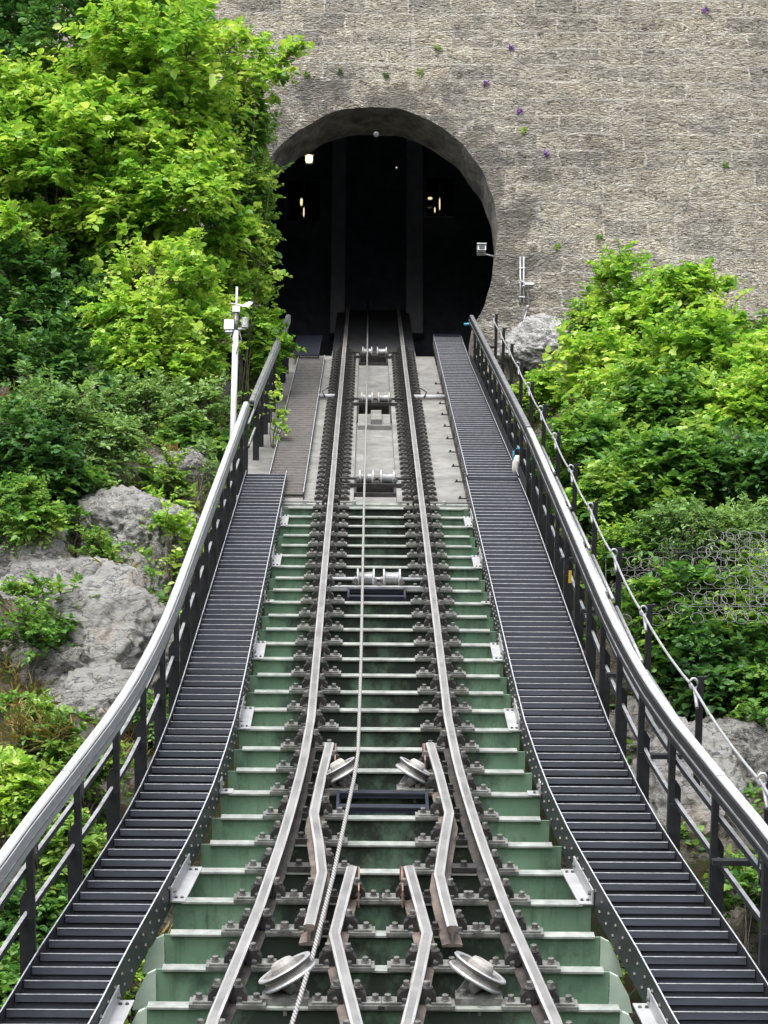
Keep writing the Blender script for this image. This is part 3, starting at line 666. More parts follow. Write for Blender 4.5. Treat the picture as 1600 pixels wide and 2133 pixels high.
def stringer(parent, fu, t0, t1, n0, n1, th, step=.5, rivets=None, side=1, name='stringer'):
    k = max(2, int((t1-t0)/step)+1); P = [t0+(t1-t0)*i/(k-1) for i in range(k)]
    mb = MB()
    mb.prism([(-th/2, n0), (th/2, n0), (th/2, n1), (-th/2, n1)], [((fu(t), t, 0), (1, 0, 0), (0, 0, 1)) for t in P], 0, True, [0, 0, 1, 0])
    if rivets:
        t = t0+.1
        while t < t1-.05:
            for n_, dt in ((n1-.09, 0), (n1-.20, .08)):
                for o_ in (0,):
                    mb.lathe((fu(t+dt)+side*th/2, t+dt, n_), (side, 0, 0), [(0, 0), (.016, 0), (.013, .012), (0, .014)], 6, 2)
            t += rivets
    return mb.build(name, [mt['black'], mt['nosing'], mt['bolt']], parent)
RUN = .232
def walkway(name, label, fa, fb, t0, t1, n0, sgn, mats, lip=.05, str_in=True, str_out=True, brackets=()):
    e = empty(name, (sgn*(fa(t0)+fb(t0))/2, t0, n0)); tag(e, label, 'walkway', 'stepped service walkways beside the track')
    k = int((t1-t0)/RUN)
    for i in range(k+1):
        t = t1-i*RUN
        a, b = sgn*(fa(t)+.012), sgn*(fb(t)-.012)
        tread(t, n0+rng.uniform(-.003, .003), min(a, b), max(a, b), mats, e, .19, lip)
    if str_in: stringer(e, lambda t: sgn*fa(t), t0, t1+.12, n0-.25, n0+.035, .010, rivets=RUN*2/2.0, side=-sgn)
    if str_out: stringer(e, lambda t: sgn*fb(t), t0, t1+.12, n0-.22, n0+.03, .010, rivets=None)
    for (ta, tb_, full) in brackets:
        mb = MB(); ui = sgn*(fa((ta+tb_)/2)); w_ = .11
        tm = (ta+tb_)/2
        va = [(sgn*fa(ta)-sgn*.012, ta), (sgn*fa(tb_)-sgn*.012, tb_)]
        top = NB+.008
        vs = []
        for (uu, t) in va:
            for du, nn in ((0, top+.10), (0, top), (-sgn*w_, top), (-sgn*w_, top-.01), (-sgn*(-.0), top-.01)):
                vs.append((uu+du, t, nn))
        vs2 = []
        for (uu, t) in va:
            P = [(0, top+.11), (0, top-.012), (-sgn*w_, top-.012), (-sgn*w_, top), (-sgn*.012, top), (-sgn*.012, top+.11)]
            vs2 += [(uu+du, t, nn) for du, nn in P]
        mb.add(vs2, [(j, (j+1) % 6, 6+(j+1) % 6, 6+j) for j in range(6)]+[tuple(range(5, -1, -1)), tuple(range(6, 12))])
        for t in (ta+.07, tb_-.07):
            for dd in ((.03, .075) if full else (.05,)): mb.hexbolt((sgn*fa(t)-sgn*(.012+dd), t, top), .012, .014, 1)
            mb.hexbolt((sgn*fa(t)-sgn*.024, t, top+.06), .016, .02, 1, (-sgn, 0, 0))
        mb.build('bracket', [mt['angle'], mt['bolt']], e)
    return e
def brk():
    out = []
    for a, b, full in ((1, 2, 1), (5, 6, 1), (12, 13, 1), (16, 17, 1), (23, 24, 1), (27, 28, 1)): out.append((BT[b]-.05, BT[a]+.05, 1))
    for a in (9, 20): out.append((BT[a]-.05, BT[a]+.07, 0))
    return out
TL1 = ty(985, .05)
walkway('stepped_walkway', 'dark blue steel stepped walkway on the left of the bridge', u_in, u_outL, 9.5, TL1, .02, -1, [mt['tread'], mt['nosing']], brackets=brk())
T_R1 = ty(1000, 0)
walkway('stepped_walkway', 'dark blue steel stepped walkway on the right of the bridge', u_in, u_outR, 9.5, T_R1-.12, .02, 1, [mt['tread'], mt['nosing']], brackets=brk())
walkway('stepped_walkway', 'purple grey stepped walkway on the right between bridge and tunnel mouth', lambda t: u_in(t)+.02, lambda t: u_outR(t), T_R1+.05, ty(706), .05, 1, [mt['tread'], mt['nosing']])
walkway('stepped_walkway', 'brownish older stepped walkway on the concrete at upper left', lambda t: 1.07, lambda t: 1.635, T_SLAB+.08, ty(747, -.1), NS+.09, -1, [mt['tread_brown'], mt['nosing_dull']], lip=.045)
def grating(label, ua, ub, t0, t1, n0):
    mb = MB(); t = t0
    bar(mb, ua, ua+.02, t0, t1, n0-.06, n0+.01); bar(mb, ub-.02, ub, t0, t1, n0-.06, n0+.01)
    while t < t1-.04: bar(mb, ua+.02, ub-.02, t, t+.03, n0-.02, n0); t += .05
    tag(mb.build('floor_grating', mt['tread'], None, (ua, t0, n0)), label, 'grating', 'steel gratings inside the tunnel')
grating('flat blue grey floor grating inside the tunnel on the left', -1.76, -1.19, ty(741), 51, .0)
grating('flat blue grey floor grating inside the tunnel on the right', 1.38, 2.0, ty(704), 51, .06)
# brackets holding the right upper walkway on the slab
mb = MB(); t = T_SLAB+.3
k_ = 0
while t < 45:
    bar(mb, 1.30, 1.36, t-.03, t+.03, NS+.001, NS+.012); bar(mb, 1.352, 1.362, t-.03, t+.03, NS+.012, NS+.2); bar(mb, 1.22, 1.30, t-.03, t+.03, NS+.001, NS+.012); mb.hexbolt((1.25, t, NS+.012), .016, .03)
    t += 1.35
tag(mb.build('foot_bracket', mt['clamp'], None, (1.3, T_SLAB+.3, NS)), 'row of small steel feet bolting the upper right walkway to the concrete', 'bracket', None)
# ------------------------------------------------------------------ railings
def railing(label, fu, t0, t1, sgn, capm, posts, wide=True, top=1.02, n_base=-.18, tubes=True, kick=False):
    e = empty('railing', (sgn*fu(t0), t0, 0)); tag(e, label, 'railing', 'steel railings along the walkways')
    k = max(2, int((t1-t0)/.6)+1); P = [t0+(t1-t0)*i/(k-1) for i in range(k)]
    def strip(prof, m, name, ms=None):
        mb = MB(); mb.prism([(sgn*a, b) for a, b in prof], [((sgn*fu(t), t, 0), (1, 0, 0), (0, 0, 1)) for t in P], 0, True, ms); return mb.build(name, m, e)
    mb = MB(); t = t0
    while t < t1-.05:
        te = min(t+2.72, t1); kk = max(2, int((te-t)/.45)+1)
        mb.prism([(sgn*a, b) for a, b in [(-.034, top-.015), (.036, top-.015), (.039, top), (.031, top+.010), (-.029, top+.010), (-.037, top)]],
                 [((sgn*fu(q), q, 0), (1, 0, 0), (0, 0, 1)) for q in [t+(te-.012-t)*i/(kk-1) for i in range(kk)]])
        t = te
    mb.build('handrail_cap', capm, e)
    strip([(-.050, top-.165), (-.041, top-.165), (-.041, top-.012), (-.050, top-.012)], mt['black'] if sgn > 0 else mt['capgrey'], 'fascia')
    strip([(-.060, top-.10), (-.051, top-.10), (-.051, top-.085), (-.060, top-.085)], mt['capdark'], 'cover_strip')
    strip([(-.038, top-.06), (.03, top-.06), (.03, top-.018), (-.038, top-.018)], mt['black'], 'handrail_core')
    for nn in (.66, .32): strip([(.036, nn-.045), (.066, nn-.045), (.066, nn), (.036, nn)], [mt['black'], mt['midtop']], 'mid_rail', [0, 0, 1, 0])
    if kick: strip([(-.012, -.2), (-.004, -.2), (-.004, .22), (-.012, .22)], mt['black'], 'kick_plate')
    for i, t in enumerate(posts):
        uu = sgn*fu(t); mb = MB()
        a, b = sorted((uu-sgn*.015, uu+sgn*.035))
        bar(mb, a, b, t-.035, t+.035, n_base+.2, top-.02)
        pr = [(-.01, n_base-.1), (.095, n_base-.1), (.095, .40), (.055, .47), (-.01, .47)]
        mb.prism([(sgn*q, r_) for q, r_ in pr], [((uu, t+.037, 0), (1, 0, 0), (0, 0, 1)), ((uu, t+.052, 0), (1, 0, 0), (0, 0, 1))])
        bar(mb, min(uu-sgn*.008, uu+sgn*.09), max(uu-sgn*.008, uu+sgn*.09), t-.05, t-.036, n_base-.1, .30)
        mb.build('post', mt['black'], e)
    if tubes:
        for a, b in zip(posts, posts[1:]):
            m0, m1 = a+.25, b-.3
            if m1 <= m0: continue
            mb = MB(); f = lambda t: sgn*(fu(t)+.03)
            mb.tube([(f(m0), m0, top-.235), (f(m1), m1, top-.235)], .022, 8); o = mb.build('light_tube', mt['tube'], e)
            if rng.random() < .75:
                mb = MB(); c0 = m0-.02
                mb.tube([(f(c0), c0, top-.235), (f(c0), c0-.08, top-.27), (f(c0)-sgn*.02, c0-.1, top-.42), (f(c0), c0-.02, top-.46), (f(c0), c0+.06, top-.36), (f(c0), c0+.04, top-.235)], .009, 6)
                mb.build('cable_loop', mt['clamp'], e)
    return e
mt['midtop'] = simple('pale_mid_rail', (.16, .165, .17), (.30, .305, .31), 8, rough=.45, bs=.05)  # paler colour for the top faces of the black mid rails
mt['capgrey'] = simple('grey_fascia', (.21, .215, .22), (.26, .265, .27), 3, rough=.5, bs=.04)
PR = [14.25+1.36*i for i in range(-3, 13)]
f_R = lambda t: u_outR(t)+.03
f_L = lambda t: u_outL(t)+.03
railing('black railing with bright top edge along the right of the bridge', f_R, 10, 31.4, 1, mt['cap'], [t for t in PR if t < 31.3])  # pale cap colour stands in for sky reflected on the top strip
railing('black railing on the upper right between bridge and tunnel mouth', f_R, 31.5, 46.2, 1, mt['capdark'], [31.6+1.22*i for i in range(12)], tubes=False, kick=True)
railing('pale topped steel railing along the left of the bridge', f_L, 10, ty(839, 1.02)-.05, -1, mt['cap'], [t+.2 for t in PR if t < 34]+[32.6, 33.9])
f_LU = lambda t: lerp_tab([(34, 1.93), (46, 1.80)], t)
railing('short black railing beside the brown walkway at upper left', f_LU, ty(839, 1.02)+.1, 46., -1, mt['capdark'], [35.6+1.3*i for i in range(9)], tubes=False)
# ------------------------------------------------------------------ rope posts on the right
RP = [18.0+2.56*i for i in range(-2, 12)]
def u_rp(t): return lerp_tab([(10, 3.1), (14, 2.9), (17.5, 2.72), (20, 2.58), (50, 2.55)], t)
for i, t in enumerate(RP):
    e = empty('rope_post', (u_rp(t), t, 0)); tag(e, f'thin black rope post outside the right railing, {ordn(len(RP)-i)} down from the tunnel mouth', 'post', 'black posts carrying the guard rope')
    mb = MB(); u_ = u_rp(t); bar(mb, u_-.03, u_+.03, t-.012, t+.012, .1, 1.06); bar(mb, u_+.03, u_+.055, t-.02, t+.02, 1.045, 1.065); bar(mb, u_-.4, u_, t-.03, t+.03, .34, .38); mb.build('upright', mt['black'], e)
    mb = MB(); ring = [(u_-.06+.035*math.cos(a), t-.01, 1.0+.05*math.sin(a)) for a in [2*math.pi*k/10 for k in range(11)]]
    mb.tube(ring, .011, 6); mb.tube([(u_-.06, t-.25, .86), (u_-.055, t-.05, .97)], .016, 6); mb.build('rope_eye', mt['galv'], e)
pts = []
for a, b in zip(RP, RP[1:]):
    for k in range(5):
        x = k/5; t = a+(b-a)*x; pts.append((u_rp(a)*(1-x)+u_rp(b)*x-.06, t, .97-.16*x*(1-x)))
mb = MB(); mb.tube(pts, .0125, 6); tag(mb.build('guard_rope', mt['galv'], None, pts[0]), 'bright steel guard rope strung along the black posts on the right', 'rope')
for i, (a, b) in enumerate(zip(RP[2:8], RP[3:9])):
    mb = MB(); mb.tube([(u_rp(a)-.12, a+.2, .50), (u_rp(b)-.12, b-.15, .50)], .035, 8); mb.tube([(u_rp(a)-.03, a+.2, .44), (u_rp(b)-.03, b-.15, .44)], .02, 8)
    tag(mb.build('cable_pipe', mt['galv'], None, (u_rp(a), a+.2, .5)), f'grey cable pipe outside the right railing, {ordn(i+1)} bay counted from below', 'pipe', 'cable pipes between the rope posts')
# ------------------------------------------------------------------ haul rope
hp = []
for x, y in ((612, 2133+80), (606, 2133+20)): pass
for x, y, n in ((580, 2230, .06), (606, 2140, .06), (651, 1992, .06), (694, 1825, .07), (738, 1620, .10), (746, 1568, .12)): u, t = pt(x, y, n); hp.append((u, t, n))
hp += [(-.185, 22, .12), (-.175, 30, .11), (-.15, 40, .10), (-.135, 58, .10)]
mb = MB(); mb.tube(hp, .0165, 8); tag(mb.build('haul_rope', mt['rope'], None, hp[0]), 'thick twisted steel haul rope running up the middle of the track', 'rope')
# ------------------------------------------------------------------ rope rollers
def roller(py, label, barm='clamp'):
    t = ty(py, .02); e = empty('rope_roller', (0, t, NB)); tag(e, label, 'roller', 'rope rollers between the rails')
    r_ = .085
    mb = MB(); bar(mb, -.56, .56, t-.20, t-.13, NB+.002, NB+.055); mb.tube([(-.55, t+.0, -.06), (.55, t+.0, -.06)], .022, 8); mb.build('cross_bar', mt[barm], e)
    mb = MB()
    for uu in (-.27, -.02, .055, .30):
        mb.box((uu-.012, t-.13, NB+.01), (uu+.012, t+.10, NB+.12))
    mb.hexbolt((-.27, t-.12, NB+.1), .03, .03, 0, (0, -1, 0)); mb.hexbolt((.02, t-.12, NB+.06), .035, .03, 0, (0, -1, 0)); mb.hexbolt((.30, t-.12, NB+.1), .03, .03, 0, (0, -1, 0))
    mb.build('bearing_frame', mt['bolt'], e)
    for a, b in ((-.25, -.035), (.07, .285)):
        mb = MB(); mb.lathe((a, t, -.055), (1, 0, 0), [(0, 0), (.125, 0), (.125, .018), (r_, .03), (r_*.93, (b-a)/2), (r_, b-a-.03), (.125, b-a-.018), (.125, b-a), (0, b-a)], 20, 0, [1, 1, 1, 0, 0, 1, 1, 1])
        mb.build('drum', [mt['drum'], mt['cap']], e)
mt['drum'] = simple('roller_steel', (.13, .132, .135), (.24, .245, .25), 7, rough=.4, metal=.3, bs=.05)
roller(1193, 'double rope roller on the green crossbeams of the bridge', 'galv')
roller(986, 'double rope roller above the lowest pit in the concrete slab')
roller(822, 'double rope roller at the white cross pipe on the concrete slab')
roller(727, 'double rope roller in the shade of the tunnel mouth')
t = ty(826, NS+.06); e = empty('cross_pipe', (0, t, NS+.06)); tag(e, 'white pipe crossing under both rails at the middle rope roller', 'pipe')
for a, b in ((-1.06, -.72), (.73, 1.35)): mb = MB(); mb.tube([(a, t, NS+.06), (b, t, NS+.06)], .045, 10); mb.build('pipe', mt['cap'], e)
mb = MB()
for s_ in (-1, 1): mb.tube([(s_*.95, t-.05, NS+.05), (s_*1.0, t-.06, NS+.16), (s_*.9, t, NS+.22), (s_*.78, t, NS+.24)], .014, 6)
mb.build('cable', mt['clamp'], e)
# ladder-like step gratings between beams
def step_grate(t0, t1, ua, ub, label):
    mb = MB()
    for uu in (ua, ub): bar(mb, uu-.012, uu+.012, t0, t1, NB-.03, NB+.045)
    for k in range(2):
        t = t0+.07+(t1-t0-.16)*k/1.0; bar(mb, ua+.012, ub-.012, t, t+.10, NB-.01, NB+.035)
        bar(mb, ua+.012, ub-.012, t-.006, t-.001, NB+.025, NB+.04)
    tag(mb.build('step_grating', mt['tread'], None, (ua, t0, NB)), label, 'grating', 'small step gratings between the rails')
step_grate(BT[9]+.07, BT[8]-.03, -.35, .33, 'small step grating just below the roller on the bridge')
step_grate(BT[21]+.07, BT[20]-.03, -.37, .40, 'small step grating just below the upper pair of guide pulleys')
# ------------------------------------------------------------------ guide pulleys
def pulley(px, py, r_, sgn, label):
    n = .02; u, t = pt(px, py, n); e = empty('guide_pulley', (u, t, NB)); tag(e, label, 'pulley', 'tilted guide pulleys for the haul rope')
    ax = Vector((sgn*.50, .17, .85)).normalized()
    c = Vector((u, t, n))
    mb = MB(); mb.lathe(c-ax*.05, ax, [(0, -.02), (r_*.7, -.015), (r_*.97, -.012), (r_, .0), (r_*.96, .012), (r_*.84, .03), (r_*.84, .045), (r_*.97, .064), (r_, .073), (r_*.97, .082), (r_*.80, .078), (r_*.74, .066), (r_*.45, .064)], 36, 0, [1, 1, 1, 1, 0, 0, 0, 0, 1, 1, 0, 0])
    mb.build('sheave', [mt['pulley'], mt['galv']], e)
    mb = MB(); mb.lathe(c-ax*.05, ax, [(r_*.46, .06), (r_*.44, .10), (r_*.36, .125), (r_*.28, .13), (0, .132)], 20); mb.build('hub', mt['hub'], e)
    mb = MB()
    mb.box((u-.16, t-.16, NB+.004), (u+.16, t-.02, NB+.05)); mb.box((u-.012, t-.19, NB-.06), (u+.012, t-.17, NB+.004))
    b0 = c-ax*.09
    mb.tube([(u, t-.06, NB+.05), tuple(b0), tuple(c-ax*.02)], [.06, .05, .045], 10)
    for k in (-.11, .11): mb.hexbolt((u+k, t-.09, NB+.05), .024, .035)
    mb.prism([(-.15*sgn, NB+.05), (-.05*sgn, NB+.05), (-.02*sgn, n-.06), (-.07*sgn, n-.02)], [((u, t-.06, 0), (1, 0, 0), (0, 0, 1)), ((u, t-.03, 0), (1, 0, 0), (0, 0, 1))])
    mb.build('mount', mt['plate'], e)
mt['pulley'] = simple('pulley_steel', (.09, .085, .08), (.22, .21, .20), 9, rough=.4, metal=.25, bs=.05)
mt['hub'] = simple('hub_grey', (.20, .19, .175), (.36, .345, .32), 10, rough=.55, bs=.1)
pulley(708, 1602, .165, -1, 'upper guide pulley on the left, touching the haul rope at its bend')
pulley(864, 1602, .165, 1, 'upper guide pulley on the right without any rope')
pulley(596, 2022, .205, -1, 'lower guide pulley on the left, close to the slanting haul rope')
pulley(997, 2022, .205, 1, 'lower guide pulley on the right between check rail and running rail')
# ------------------------------------------------------------------ wall fittings, mast
def wall_obj(y_off=0): return WALL_Y-y_off
e = empty('security_camera', tuple(wallpt(1022, 535)), 'world'); tag(e, 'white box security camera on an arm at the right of the tunnel mouth', 'camera')
c = wallpt(1003, 521, WALL_Y-.15)
mb = MB(); mb.box((c.x-.09, c.y-.16, c.z-.065), (c.x+.09, c.y+.14, c.z+.06)); mb.box((c.x-.105, c.y-.2, c.z+.061), (c.x+.105, c.y+.15, c.z+.078)); mb.build('housing', mt['white'], e)
mb = MB(); mb.box((c.x-.06, c.y-.172, c.z-.045), (c.x+.06, c.y-.161, c.z+.045)); mb.build('lens_window', mt['glass'], e)
a = wallpt(1030, 533, WALL_Y+.0); mb = MB(); mb.tube([(c.x, c.y, c.z-.07), (c.x, c.y, a.z), (a.x+.02, WALL_Y+.05, a.z)], .018, 8); mb.build('arm', mt['galv'], e)
e = empty('cable_conduit', tuple(wallpt(1085, 630)), 'world'); tag(e, 'pair of pale vertical cable conduits with a small floodlight on the stone wall', 'conduit')
mb = MB()
for x in (1084, 1091): p, q = wallpt(x, 632, WALL_Y-.04), wallpt(x, 535, WALL_Y-.04); mb.tube([p, q], .022, 8)
for y in (560, 590, 620): p = wallpt(1087, y, WALL_Y-.02); mb.box((p.x-.07, p.y-.05, p.z-.012), (p.x+.07, p.y+.02, p.z+.012))
mb.build('pipe_pair', mt['galv'], e)
mb = MB(); mb.tube([wallpt(1101, 640, WALL_Y-.04), wallpt(1099, 600, WALL_Y-.05), wallpt(1094, 590, WALL_Y-.06), wallpt(1084, 584, WALL_Y-.1)], .014, 6); mb.tube([wallpt(1081, 685, WALL_Y-.04), wallpt(1094, 645, WALL_Y-.04), wallpt(1100, 636, WALL_Y-.05)], .02, 6); mb.tube([wallpt(1085, 685, WALL_Y-.04), wallpt(1097, 648, WALL_Y-.04)], .016, 6); mb.build('cable', mt['galv'], e)
p = wallpt(1102, 594, WALL_Y-.2); mb = MB(); mb.box((p.x-.10, p.y-.10, p.z-.03), (p.x+.10, p.y+.12, p.z+.02)); mb.box((p.x-.14, p.y+.05, p.z-.0), (p.x-.09, WALL_Y-.02, p.z+.02)); mb.build('floodlight', mt['white'], e)
mp_ = W(-2.30, 35.0, 0); mp_.z -= .9
e = empty('weather_mast', tuple(mp_), 'world'); tag(e, 'slim white weather station mast behind the left railing', 'mast')
def up_to(py, px=None):   # height on the mast for a pixel row
    d = ray(498, py); k = mp_.y/d.y; return (d*k).z
X_, Y_ = mp_.x, mp_.y
mb = MB(); mb.tube([(X_, Y_, mp_.z), (X_, Y_, up_to(690))], .05, 12); mb.build('pole', mt['white'], e)
mb = MB(); mb.tube([(X_, Y_, up_to(692)), (X_, Y_, up_to(650))], .045, 12); mb.build('sleeve', mt['bolt'], e)
mb = MB(); mb.tube([(X_-.0, Y_, up_to(668)), (X_-.0, Y_, up_to(598))], .02, 10); mb.box((X_-.06, Y_-.06, up_to(652)), (X_+.06, Y_+.06, up_to(640))); mb.build('antenna', mt['white'], e)
z = up_to(638)
mb = MB(); mb.tube([(X_, Y_-.05, z), (X_+.12, Y_-.05, z)], .012, 6)
mb.add([(X_+.06, Y_-.06, z-.02), (X_+.20, Y_-.10, z-.06), (X_+.28, Y_-.06, z+.05), (X_+.2, Y_-.04, z+.07), (X_+.06, Y_-.04, z-.02), (X_+.20, Y_-.08, z-.06), (X_+.28, Y_-.04, z+.05), (X_+.2, Y_-.02, z+.07)], [(0,1,2,3),(4,7,6,5),(0,4,5,1),(1,5,6,2),(2,6,7,3),(3,7,4,0)])
mb.tube([(X_, Y_-.05, z+.02), (X_-.1, Y_-.05, z+.03)], .01, 6); mb.build('wind_vane', mt['white'], e)
z0 = up_to(690); mb = MB(); x_ = X_-.11; mb.box((x_-.08, Y_-.09, z0), (x_+.08, Y_+.06, z0+.17)); mb.box((x_-.06, Y_-.07, z0-.04), (x_+.06, Y_+.04, z0-.001)); mb.build('logger_box', mt['white'], e)
mb = MB(); prof = [(0, 0)]
for k in range(8): prof += [(.055, k*.022), (.055, k*.022+.010), (.035, k*.022+.012), (.035, k*.022+.021)]
prof.append((0, .18)); mb.lathe((X_+.15, Y_-.03, up_to(684)), (0, 0, 1), prof, 14); mb.tube([(X_, Y_, up_to(686)), (X_+.15, Y_-.03, up_to(686)), (X_+.15, Y_-.03, up_to(682))], .02, 6); mb.build('radiation_shield', mt['white'], e)
mb = MB(); mb.tube([(X_+.06, Y_-.05, up_to(690)), (X_+.10, Y_-.06, up_to(710)), (X_+.05, Y_-.06, up_to(725)), (X_+.02, Y_-.06, up_to(740))], .008, 5); mb.tube([(X_-.06, Y_-.05, up_to(690)), (X_-.08, Y_-.06, up_to(706)), (X_-.03, Y_-.06, up_to(716))], .008, 5); mb.build('cable', mt['bolt'], e)
# odds and ends on the right railing
u, t = pt(1078, 955, .25)
e = empty('tool_bag', (u, t, 0)); tag(e, 'pale canvas bag on a blue strap hanging from the right railing', 'bag')
mb = MB(); mb.tube([(u, t, .02), (u, t-.01, .07), (u-.005, t-.01, .2), (u, t, .3)], [.07, .085, .075, .035], 10); mb.build('bag', mt['canvas'], e)
mb = MB(); mb.tube([(u-.07, t, .2), (u-.06, t, .36), (u, t, .42), (u+.07, t, .37), (u+.12, t, .22)], .014, 6); mb.build('strap', mt['blueplastic'], e)
u, t = pt(976, 676, .6); mb = MB(); mb.tube([(u-.1, t, .6), (u+.1, t, .62)], .03, 8); tag(mb.build('blue_tie', mt['blueplastic'], None, (u, t, .6)), 'blue strap tied round the top end of the right railing', 'strap')
u, t = pt(1187, 1196, .6); mb = MB(); mb.box((u-.012, t-.004, .50), (u+.02, t+.004, .64)); tag(mb.build('yellow_tag', mt['yellow'], None, (u, t, .6)), 'small yellow tag fixed between the posts of the right railing', 'tag')
# ------------------------------------------------------------------ rocks
def boulder(px, py, t, rx, rz, ry, m, label, seed, sink=.0):
    c = at(px, py, t); bm = bmesh.new(); bmesh.ops.create_icosphere(bm, subdivisions=6, radius=1)
    off = Vector((seed*3.1, seed*1.7, seed*.9)); rk = random.Random(seed*13)
    PLN = [(Vector((rk.gauss(0, 1), rk.gauss(0, 1), rk.gauss(0, 1))).normalized(), rk.uniform(.62, .98)) for _ in range(34)]
    for v in bm.verts:
        d = v.co.normalized()
        k = 1+.42*noise.fractal(d*1.3+off, 1, 2, 3)+.30*(noise.ridged_multi_fractal(d*1.9+off, 1., 2.1, 5, 1., 2.)-1)*.5+.09*noise.fractal(d*5+off, .6, 2.1, 5)+.06*(noise.ridged_multi_fractal(d*6+off, .7, 2.1, 4, 1., 2.)-1)
        dw = (d+Vector((noise.noise(d*3+off), noise.noise(d*3.3-off), noise.noise(d*2.9+off*2)))*.16).normalized()
        fc = min([h/max(.05, n_.dot(dw)) for n_, h in PLN if n_.dot(dw) > .05]+[1.25])
        k = .35*k+.72*fc+.05*(noise.ridged_multi_fractal(d*4.5+off, .8, 2.1, 4, 1., 2.)-1)+.05*noise.fractal(d*11+off, .7, 2, 3)
        v.co = Vector((d.x*rx, d.y*ry, d.z*rz))*k
    me = bpy.data.meshes.new('boulder'); bm.to_mesh(me); bm.free(); me.materials.append(m)
    me.polygons.foreach_set('use_smooth', [True]*len(me.polygons))
    o = bpy.data.objects.new('boulder', me); C.objects.link(o); o.location = c
    return tag(o, label, 'rock', 'pale limestone rocks on the hillside')
def near_t(px, py, d=.0): return inv(hit(px, py))[1]+d
BL = [(1128, 724, .95, .66, .7, 'rockwhite', 'white boulder beside the top of the right railing near the tunnel'),
      (280, 1120, .95, .75, .9, 'rockpale', 'large pale pitted rock hump left of the left railing'),
      (290, 1240, .55, 1.0, .6, 'rockpale', 'upright pale rock rib below the large hump on the left'),
      (40, 1200, .8, .8, .8, 'rock', 'dark grey rock face at the left picture edge'),
      (210, 1360, 1.15, .9, .8, 'rockpale', 'broad grey rock bulge beside the left railing'),
      (80, 1420, .8, .6, .7, 'rock', 'low brownish rock shelf below the dark rock face'),
      (455, 830, .42, .5, .5, 'rockpale', 'tan rock beside the foot of the white mast'),
      (370, 1000, .7, .45, .6, 'rock', 'flat weathered rock just uphill of the large pale hump'),
      (150, 1275, 1.0, .75, .8, 'rockpale', 'brown stained rock between the rib and the dark rock face'),
      (330, 1430, .7, .7, .7, 'rockpale', 'pale cracked rock tucked against the left railing'),
      (200, 1500, .9, .75, .7, 'rockpale', 'grey rock under the broad bulge at the left railing'),
      (1330, 1560, .6, .7, .6, 'rock', 'weathered rock behind the railing below the dark bush'),
      (1420, 1700, .8, 1.1, .8, 'rockpale', 'grey stony bank seen through the lower right railing'),
      (1530, 1620, 1.0, .8, .8, 'rock', 'mottled rock bank behind the guard rope at lower right')]
for i, (x, y, rx, rz, ry, m, lab) in enumerate(BL): boulder(x, y, near_t(x, y, .35), rx, rz, ry, mt[m], lab, i+1)
# ------------------------------------------------------------------ plants
def leaf_mesh(name, P, Dv, Nv, ln, wd, mat, parent, org):
    """P base points, Dv direction, Nv up normal, ln/wd size arrays"""
    k = len(P); S = np.cross(Dv, Nv); S /= np.linalg.norm(S, axis=1, keepdims=True)+1e-9; U = np.cross(S, Dv)
    l = ln[:, None]; w_ = wd[:, None]
    V = np.empty((k, 6, 3))
    V[:, 0] = P; V[:, 3] = P+Dv*l-U*l*.10
    V[:, 1] = P+Dv*l*.28+S*w_*.46+U*w_*.16; V[:, 2] = P+Dv*l*.68+S*w_*.40+U*w_*.10
    V[:, 5] = P+Dv*l*.28-S*w_*.46+U*w_*.16; V[:, 4] = P+Dv*l*.68-S*w_*.40+U*w_*.10
    V -= np.array(org)
    base = np.arange(k)[:, None]*6
    Fq = np.concatenate([base+np.array([0, 1, 2, 3]), base+np.array([0, 3, 4, 5])], 1).reshape(-1)
    me = bpy.data.meshes.new(name); me.vertices.add(k*6); me.vertices.foreach_set('co', V.reshape(-1).astype(np.float32))
    nf = 2*k; me.loops.add(nf*4); me.loops.foreach_set('vertex_index', Fq.astype(np.int32))
    me.polygons.add(nf); me.polygons.foreach_set('loop_start', np.arange(nf, dtype=np.int32)*4)
    me.update(calc_edges=True); me.validate()
    me.materials.append(mat)
    o = bpy.data.objects.new(name, me); C.objects.link(o)
    if parent is not None: o.parent = parent
    else: o.location = org
    return o
def unit(a): return a/(np.linalg.norm(a, axis=1, keepdims=True)+1e-9)
